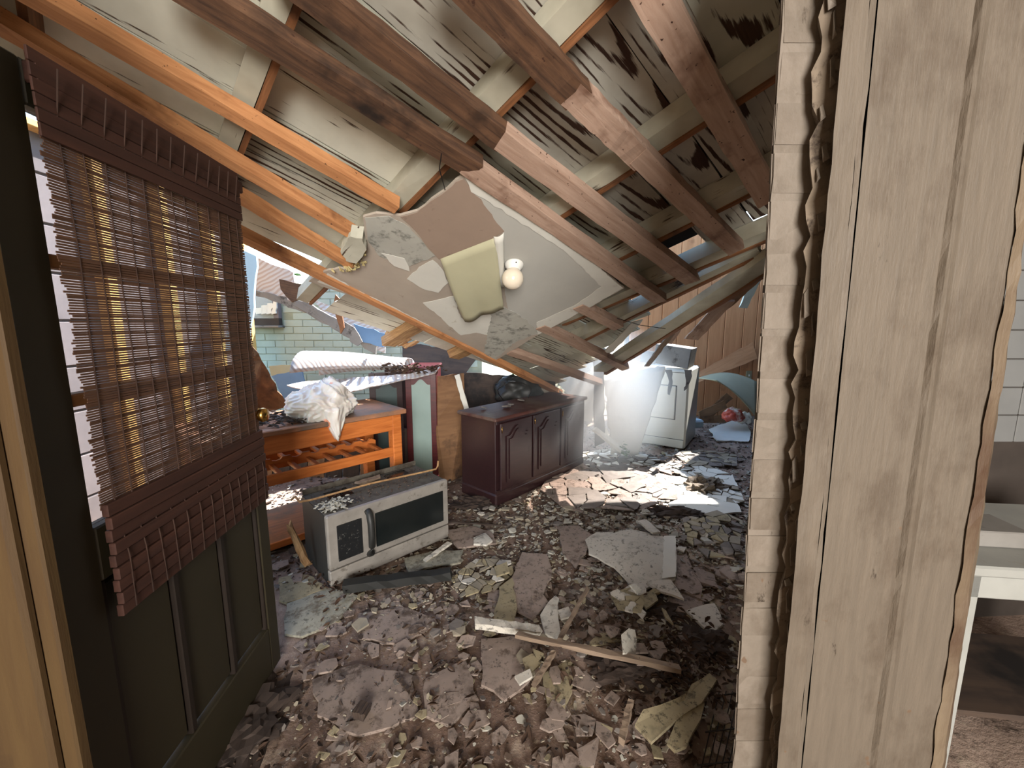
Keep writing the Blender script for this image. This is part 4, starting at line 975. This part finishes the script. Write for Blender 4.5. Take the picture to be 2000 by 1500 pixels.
P_ = [
 ([(1322, 1060), (1345, 1095), (1372, 1150), (1368, 1172), (1300, 1145)], 'brownsheet', .03, 'grey-brown drywall piece under the right edge of the largest sheet'),
 ([(1262, 1140), (1310, 1135), (1336, 1172), (1290, 1158)], 'greysheet', .06, 'pointed grey piece just below the largest sheet'),
 ([(1320, 1150), (1352, 1160), (1386, 1205), (1350, 1200), (1300, 1195), (1310, 1165)], 'brownsheet', .02, 'brown-grey piece right of the pointed one'),
 ([(1000, 1130), (1020, 1080), (1070, 1085), (1078, 1120), (1060, 1165), (1072, 1180), (1040, 1210), (1010, 1195)], 'brownsheet', .03, 'large dull brown sheet in the centre, left of the stick'),
 ([(975, 1150), (1000, 1130), (1010, 1190), (1004, 1215), (965, 1212)], 'yellowsheet', .035, 'narrow yellowish sheet left of the dull brown one'),
 ([(1055, 1205), (1085, 1165), (1092, 1172), (1093, 1255), (1065, 1240)], 'greysheet', .04, 'narrow grey sheet crossed by the short stick'),
 ([(940, 1250), (1000, 1245), (1050, 1262), (1035, 1330), (985, 1370), (940, 1340)], 'brownsheet', .025, 'brown sheet below the broken board'),
 ([(1090, 1030), (1130, 1028), (1165, 1052), (1125, 1110), (1098, 1080)], 'brownsheet', .03, 'brown sheet left of the largest sheet'),
 ([(790, 1092), (850, 1078), (905, 1076), (900, 1100), (830, 1112), (800, 1124)], 'mint', .035, 'pale green sheet in front of the microwave corner'),
 ([(868, 1038), (920, 1030), (958, 1040), (970, 1062), (895, 1072)], 'brownsheet', .03, 'dull brown sheet by the right corner of the microwave'),
 ([(925, 1052), (948, 1042), (962, 1058), (950, 1066), (925, 1064)], 'greysheet', .05, 'small grey plate on the dull brown sheet by the microwave'),
 ([(1240, 1418), (1256, 1390), (1320, 1370), (1385, 1318), (1400, 1330), (1380, 1362), (1310, 1420), (1272, 1452)], 'yellowsheet', .085, 'yellowish wedge of drywall at the lower right, left one of two'),
 ([(1303, 1455), (1322, 1410), (1345, 1382), (1376, 1376), (1368, 1410), (1340, 1462), (1318, 1470)], 'yellowsheet', .08, 'yellowish wedge of drywall at the lower right, right one of two'),
 ([(1140, 1270), (1170, 1240), (1210, 1238), (1212, 1256), (1150, 1266)], 'yellowsheet', .03, 'yellowish crumbled sheet above the long stick'),
 ([(1340, 1195), (1395, 1180), (1412, 1222), (1390, 1240)], 'greysheet', .03, 'grey sheet near the pillar, right of the rubble heap'),
 ([(560, 1180), (640, 1150), (700, 1165), (660, 1215), (590, 1245), (556, 1240)], 'mint', .01, 'mint-grey sheet on the floor beside the door foot'),
 ([(545, 1130), (600, 1125), (640, 1150), (560, 1180), (545, 1175)], 'yellowsheet', .012, 'cream sheet between the door foot and the microwave'),
 ([(1100, 1480), (1170, 1440), (1160, 1500), (1090, 1520)], 'brownsheet', .02, 'brown sheet at the bottom edge, centre right'),
 ([(1060, 1320), (1110, 1290), (1130, 1310), (1100, 1400), (1070, 1390)], 'yellowsheet', .02, 'stained brown sheet under the crossing of the sticks'),
 ([(830, 1330), (910, 1290), (935, 1370), (880, 1420), (830, 1400)], 'brownsheet', .012, 'brown sheet left of centre near the bottom'),
 ([(610, 1330), (700, 1300), (800, 1320), (820, 1400), (700, 1440), (620, 1400)], 'brownsheet', .01, 'wide brown sheet half buried at the lower left'),
 ([(700, 1200), (790, 1190), (860, 1215), (780, 1260), (700, 1250)], 'brownsheet', .008, 'brown sheet half buried between the microwave and the bottom edge'),
 ([(1165, 915), (1200, 900), (1238, 915), (1240, 932), (1190, 938)], 'chipg', .03, 'blue-grey slab at the edge of the sunlit rubble'),
 ([(1305, 985), (1350, 968), (1440, 985), (1448, 1002), (1380, 1008), (1310, 998)], 'dry_white', .03, 'long white sheet near the pillar on the far side'),
 ([(1242, 1018), (1262, 1016), (1290, 1040), (1275, 1042)], 'greysheet', .07, 'thin grey strip at the top edge of the largest sheet'),
]
for i, (px, mt, z, lab) in enumerate(P_): fsheet('drywall_piece', px, z, mt, lab, seed=20+i, bow=.006)
cx = fsheet('white_flake', [(1213, 1245), (1228, 1232), (1240, 1235), (1242, 1275), (1238, 1288), (1216, 1280)], .07, 'greysheet', 'curled white flake standing just above the long stick', seed=77, zs=[.05, .05, .02, 0, 0, .03])
# triangular plates under the big sheet
tri = [[(1215, 1155), (1240, 1140), (1262, 1150), (1262, 1165), (1220, 1170)], [(1245, 1168), (1275, 1155), (1285, 1175), (1262, 1192)], [(1240, 1180), (1262, 1200), (1255, 1210), (1236, 1190)], [(1262, 1165), (1280, 1150), (1290, 1160)], [(1292, 1190), (1300, 1195), (1315, 1222), (1300, 1210)],
       [(1005, 1325), (1035, 1310), (1040, 1325), (1015, 1340)], [(1020, 1290), (1040, 1280), (1055, 1300), (1030, 1322)], [(1040, 1270), (1062, 1280), (1050, 1295)], [(965, 1110), (990, 1100), (995, 1120), (970, 1128)], [(1090, 1195), (1110, 1188), (1118, 1206), (1096, 1212)]]
for i, px in enumerate(tri):
    lab = ('loose angular plaster plates just below the largest sheet', 'angular plates below largest sheet') if px[0][0] > 1200 else ('loose angular plaster plates around the centre sticks', 'angular plates round the sticks')
    fsheet('plaster_plate', px, .055+.004*(i % 3), R.choice(('greysheet', 'yellowsheet')), lab[0], 'plaster', .01, .04, .003, 40+i, group=lab[1])
# cracked sheets with their fragments as parts
def cracked(name, px, n, mat, label, z=.02, gap=.88, seed=1, drop=.06):
    rr = random.Random(seed); base = [fl(u, v, 0) for u, v in px]; poly = [Vector((p.x, p.y)) for p in base]
    x0, x1 = min(p.x for p in poly), max(p.x for p in poly); y0, y1 = min(p.y for p in poly), max(p.y for p in poly)
    sd = []
    while len(sd) < n:
        q = Vector((rr.uniform(x0, x1), rr.uniform(y0, y1)))
        if inpoly(q, poly): sd.append(q)
    c = sum(base, Vector())/len(base)
    root = empty(name, c, label, 'plaster')
    for cell in voronoi(poly, sd):
        if rr.random() < drop: continue
        cc = sum(cell, Vector((0, 0)))/len(cell); g_ = gap+rr.uniform(-.05, .05); tx, ty = rr.uniform(-.1, .1), rr.uniform(-.1, .1); hh = hfloor(cc.x, cc.y)+z+rr.uniform(0, .012)
        pts = [Vector((cc.x+(p.x-cc.x)*g_, cc.y+(p.y-cc.y)*g_, hh+(p.x-cc.x)*tx+(p.y-cc.y)*ty)) for p in cell]
        m_ = mat if isinstance(mat, str) else rr.choice(mat)
        nn = len(pts); vs = [p-c for p in pts]+[p-c+Vector((0, 0, .008)) for p in pts]
        fs = [tuple(range(nn))[::-1], tuple(range(nn, 2*nn))]+[(i, (i+1) % nn, nn+(i+1) % nn, nn+i) for i in range(nn)]
        link('fragment', mesh('fragment', vs, fs), Matrix.Translation(c), m_, root)
    return root
cracked('cracked_sheet', [(1075, 925), (1150, 905), (1310, 915), (1325, 985), (1240, 1010), (1100, 1000), (1055, 965)], 60, ('brownsheet', 'brownsheet', 'chipg'), 'cracked brown-grey ceiling sheet lying in many plates past the sideboard', seed=2, gap=.95)
cracked('cracked_sheet', [(1290, 925), (1380, 915), (1430, 935), (1455, 985), (1400, 1000), (1320, 985)], 60, ('dry_white', 'chipc', 'dry_white'), 'cracked white sheet in small plates close to the pillar', seed=3, gap=.92)
cracked('cracked_sheet', [(1135, 890), (1200, 878), (1330, 905), (1350, 925), (1260, 925), (1140, 915)], 90, ('dry_white', 'chipw', 'chipg'), 'brightly lit field of white plates below the leaning sheet', seed=4, gap=.85, drop=.2)
cracked('cracked_sheet', [(1190, 1185), (1230, 1172), (1258, 1205), (1250, 1232), (1205, 1222)], 14, ('yellowsheet', 'greysheet'), 'small cracked tan sheet below the angular plates', z=.05, seed=5, gap=.95, drop=0)
cracked('cracked_sheet', [(1310, 890), (1370, 882), (1440, 890), (1440, 915), (1350, 915)], 40, ('chipg', 'chipc'), 'cracked grey sheet in the shade right of the dryer foot', seed=6, gap=.9)
cracked('cracked_sheet', [(880, 1140), (930, 1100), (1000, 1105), (1005, 1130), (960, 1165), (900, 1180)], 40, ('chipc', 'greysheet', 'yellowsheet'), 'crumbled cream plaster patch right of the dark bar', z=.02, seed=7, gap=.85, drop=.15)
cracked('cracked_sheet', [(1330, 1030), (1400, 1010), (1450, 1030), (1445, 1110), (1380, 1120), (1340, 1080)], 60, ('yellowsheet', 'chipc', 'chipg'), 'yellowish cracked sheet between the largest sheet and pillar', z=.03, seed=8, gap=.85, drop=.2)

# sticks
def stick(name, a, b, za, zb, wd, th, mat, label, jag=.01, taper=1.0): return tag(beam(name, fl(*a, za), fl(*b, zb), wd, th, (0, 0, 1), mat, None, .0025, 10, jag, taper=taper), label, 'stick' if wd < .05 else 'board')
stick('long_stick', (1008, 1243), (1327, 1310), .105, .135, .026, .018, 'stick', 'longest grey-brown stick lying across the floor in front')
stick('short_stick', (1148, 1150), (1092, 1252), .085, .09, .018, .012, 'stick', 'thin stick above the longest stick, pointing away')
stick('short_stick', (1082, 1276), (1040, 1345), .085, .07, .02, .014, 'stick', 'thin stick below the longest stick')
stick('broken_board', (930, 1222), (1058, 1240), .075, .075, .045, .03, 'greysheet', 'short broken pale board left of the longest stick', .015)
stick('round_stick', (1233, 1370), (1213, 1450), .125, .115, .02, .014, 'stick', 'stubby peeled stick at the bottom right of the floor')
stick('dark_lath', (775, 1322), (800, 1352), .03, .03, .014, .01, 'plydark', 'short black lath at the lower left of the floor')
stick('dark_lath', (872, 1292), (845, 1310), .03, .03, .01, .008, 'plydark', 'small black lath left of the brown sheet')
stick('dark_lath', (868, 1020), (990, 1028), .03, .03, .012, .01, 'plydark', 'thin black lath on the floor right of the microwave')
stick('dark_block', (695, 1392), (720, 1398), .03, .03, .05, .03, 'plydark', 'black block on the floor at the lower left')
stick('trim_piece', (1235, 1145), (1250, 1160), .1, .08, .04, .01, 'dry_white', 'tiny white trim piece tucked under the largest sheet')
stick('ceiling_scrap', (830, 1098), (878, 1062), .04, .05, .03, .014, 'greysheet', 'thin pale strip at the right end of the microwave base')

# dark heaps
def heap(name, px, py, rx, ry, h, label, mat='soil', sub=4):
    p = fl(px, py, 0); bm = bmesh.new(); bmesh.ops.create_icosphere(bm, subdivisions=sub, radius=1)
    for v in bm.verts:
        d = v.co.copy(); k_ = 1+.5*noise.noise(d*2.1+Vector((px, 0, 0)))+.35*noise.noise(d*6); v.co = Vector((d.x*rx*k_, d.y*ry*k_, max(-.1, d.z)*h*k_))
    me = bpy.data.meshes.new(name); bm.to_mesh(me); bm.free()
    return tag(link(name, me, Matrix.Translation(p+Vector((0, 0, hfloor(p.x, p.y)))), mat), label, 'debris', kind='stuff')
heap('dark_debris', 1290, 1200, .15, .10, .03, 'dark soggy debris heap right of the centre')
heap('dark_debris', 1230, 1340, .15, .08, .03, 'dark soggy debris below the longest stick')
heap('dark_debris', 1370, 1275, .12, .10, .04, 'dark debris against the foot of the pillar')
heap('green_debris', 1375, 955, .18, .14, .10, 'dark green clump on the white cracked sheet', 'gapdark')
heap('dark_debris', 1320, 1015, .22, .1, .06, 'dark twig clump behind the largest sheet')
heap('dark_debris', 930, 985, .2, .12, .05, 'dark debris at the foot of the sideboard')
heap('dark_debris', 480, 1420, .14, .2, .05, 'dark soil at the foot of the door')

# litter
CAMX = [(-.2, .5), (-1.2, 1.7)]
def scatter(n, fn, smin, smax, tilt=.35):
    its = []
    while len(its) < n:
        y = R.uniform(1.0, 6.1); x = R.uniform(-1.1, .85)*y*1.0
        if x < -.97 and y < 2.0: continue
        if x < -2.5 or x > 3.6 or (y > 4.55 and x < -.3): continue
        if R.random() > fn(x, y): continue
        # keep out of the furniture
        q = SF.inverted() @ Vector((x, y, 0)); m2 = MF.inverted() @ Vector((x, y, 0))
        if -.03 < q.x < SL+.03 and -.03 < q.y < SDp: continue
        if -.02 < m2.x < MWd+.02 and -.02 < m2.y < MD: continue
        s = (smin+(smax-smin)*R.random()**2.6)*(.8 if y < 1.9 else 1.1)
        its.append((x, y, hfloor(x, y)+R.uniform(.002, .02), s, tilt))
    return its
def g2(x, y, cx, cy, sx, sy): return math.exp(-((x-cx)/sx)**2-((y-cy)/sy)**2)
dens_far = lambda x, y: (.25 if y < 2 else 1)*min(1, .9*g2(x, y, .7, 3.2, .9, 1.0)+.7*g2(x, y, 1.6, 3.4, .8, 1.3)+.12)
dens_mid = lambda x, y: min(1, .9*g2(x, y, -.35, 2.2, .35, .4)+.6*g2(x, y, .9, 2.0, .6, .8)+.8*g2(x, y, .35, 2.9, .7, .5)+.10)
dens_near = lambda x, y: .2 if y > 3 else .8
shards('plaster_chips', scatter(4600, dens_far, .005, .030), 'chipw', 'white plaster chips littering the floor towards the opening', 'plaster chips')
shards('plaster_chips', scatter(3600, dens_mid, .005, .024, .6), 'chipc', 'cream plaster chips around the middle of the floor', 'plaster chips')
shards('plaster_chips', scatter(2600, lambda x, y: .25+.7*dens_mid(x, y), .005, .026, .4), 'chipg', 'grey plaster chips all over the floor', 'plaster chips')
shards('wood_chips', scatter(3600, lambda x, y: .8, .004, .026, .5), 'chipb', 'brown wood and bark chips all over the floor', 'wood chips')
shards('dark_crumbs', scatter(2200, lambda x, y: .5+.5*g2(x, y, .7, 1.8, .5, .6), .004, .02, .7), 'soil', 'dark soil crumbs all over the floor', 'soil')
shards('flat_flakes', scatter(750, lambda x, y: 1 if y < 2.3 else .25, .018, .075, .07), 'brownsheet', 'flat brown-grey paper and plaster flakes matted over the floor', 'flakes')
shards('flat_flakes', scatter(260, lambda x, y: 1 if y < 2.6 else .4, .015, .05, .12), 'yellowsheet', 'flat tan plaster flakes matted over the floor', 'flakes')
pts = [Vector((a, b, c+.008)) for a, b, c, _, _ in scatter(1800, lambda x, y: min(1, .4+.6*g2(x, y, .6, 2.9, 1, .8)), .01, .02)]
leaves('dead_leaves', pts, .008, .026, 'leaf', 'dead brown leaves scattered over the floor', 'leaves')
pts = [Vector((R.gauss(-.95, .12), R.gauss(2.15, .12), R.uniform(.01, .05))) for _ in range(120)]
leaves('dead_leaves', [p for p in pts if (MF.inverted() @ p).x < 0 or (MF.inverted() @ p).y < 0], .010, .024, 'leaf', 'reddish dry leaves at the left foot of the microwave', 'leaves')
pts = [fl(1300+R.gauss(0, 60), 1300+R.gauss(0, 50), .06+R.uniform(0, .03)) for _ in range(520)]
leaves('dead_leaves', pts, .006, .022, 'leaf', 'grey-black wet leaves at the lower right of the floor', 'leaves')
# medium shards as single things
zones = [((-.35, .35, 2.6, 3.4), 34, 'loose plaster shard on the floor between microwave and sideboard', 'shards by the sideboard'), ((.3, 1.4, 2.3, 3.2), 50, 'loose plaster shard on the floor beyond the largest sheet', 'shards beyond the largest sheet'),
         ((.75, 1.9, 3.2, 4.3), 46, 'loose plaster shard on the floor near the dryer', 'shards near the dryer'), ((-.3, .75, 1.45, 2.0), 22, 'loose plaster shard in the foreground around the sticks', 'shards round the sticks'), ((-.8, -.2, 1.4, 1.9), 9, 'loose plaster shard on the soil in front of the microwave', 'shards in front of the microwave')]
for (x0, x1, y0, y1), n, lab, grp in zones:
    for i in range(n):
        x, y = R.uniform(x0, x1), R.uniform(y0, y1)
        q = SF.inverted() @ Vector((x, y, 0)); m2 = MF.inverted() @ Vector((x, y, 0))
        if (-.06 < q.x < SL+.06 and -.06 < q.y < SDp) or (-.06 < m2.x < MWd+.06 and -.08 < m2.y < MD): continue
        s = R.uniform(.018, .045); z = hfloor(x, y)+.022; k_ = R.choice((4, 5, 6)); a0 = R.uniform(0, 6)
        ring = [Vector((x+s*math.cos(a0+6.28*j/k_)*R.uniform(.6, 1.15), y+s*math.sin(a0+6.28*j/k_)*R.uniform(.6, 1.15), z+R.uniform(-.006, .008))) for j in range(k_)]
        c = sum(ring, Vector())/k_; vs = [p-c for p in ring]+[p-c+Vector((0, 0, .009)) for p in ring]
        fs = [tuple(range(k_))[::-1], tuple(range(k_, 2*k_))]+[(j, (j+1) % k_, k_+(j+1) % k_, k_+j) for j in range(k_)]
        tag(link('plaster_shard', mesh('plaster_shard', vs, fs), Matrix.Translation(c), R.choice(('chipw', 'chipc', 'chipg', 'greysheet') if y0 > 2 else ('chipg', 'brownsheet', 'chipc'))), lab, 'plaster', grp)
# wire grate at the lower right
gr = empty('wire_rack', fl(1440, 1420, .03), 'dark wire rack lying against the foot of the pillar', 'rack')
for i in range(9):
    u = 1395+i*13; tube('wire', [fl(u-30, 1520, .05), fl(u+10, 1350, .05)], .0018, 'wire', gr, 5)
for v in (1360, 1430, 1495): tube('wire', [fl(1380+(1500-v)*.25-20, v, .055), fl(1500, v-14, .055)], .0025, 'wire', gr, 5)
# green sprigs near the opening
pts = [at(1222+R.gauss(0, 5), 880+R.gauss(0, 6), 4.1) for _ in range(30)]
leaves('green_sprig', pts, .015, .03, 'leaflive', 'tiny green sprig at the foot of the leaning sheet', 'plant')
# wire hanging from the roof
tag(tube('hanging_wire', [at(1160, 585, 2.9), at(1200, 620, 2.95), at(1250, 635, 2.8), at(1300, 642, 2.7)], .0022, 'wire', None, 5), 'thin wire hanging across the rafters right of the drywall', 'wire')
tag(tube('hanging_wire', [rp(845, 262, .05), rp(862, 300, .0), rp(858, 330, -.01), rp(872, 380, .02)], .0022, 'wire', None, 5), 'thin black wire dangling above the torn drywall top', 'wire')

# haze added for the glow at the opening, sky blue in its colour
hz = NT('glow_haze'); t = hz.t; t.nodes.remove(hz.b)
gr_ = hz.n('TexGradient', {'Vector': hz.n('TexCoord').outputs['Object']}, gradient_type='SPHERICAL')
dn = hz.math('MULTIPLY', hz.math('POWER', gr_.outputs['Fac'], 1.2), 1.9)
vol = hz.n('VolumeScatter', {'Color': (.80, .91, 1, 1), 'Density': dn, 'Anisotropy': .3})
t.links.new(vol.outputs[0], t.nodes['Material Output'].inputs['Volume'])
bm = bmesh.new(); bmesh.ops.create_icosphere(bm, subdivisions=3, radius=1)
me = bpy.data.meshes.new('glow_haze'); bm.to_mesh(me); bm.free()
o = link('glow_haze', me, Matrix.Translation((.78, 4.15, .78)) @ Matrix.Diagonal((.85, 1.25, .8, 1)), hz.m)
tag(o, 'bluish haze volume added for the glow at the bright opening', 'haze', kind='stuff')
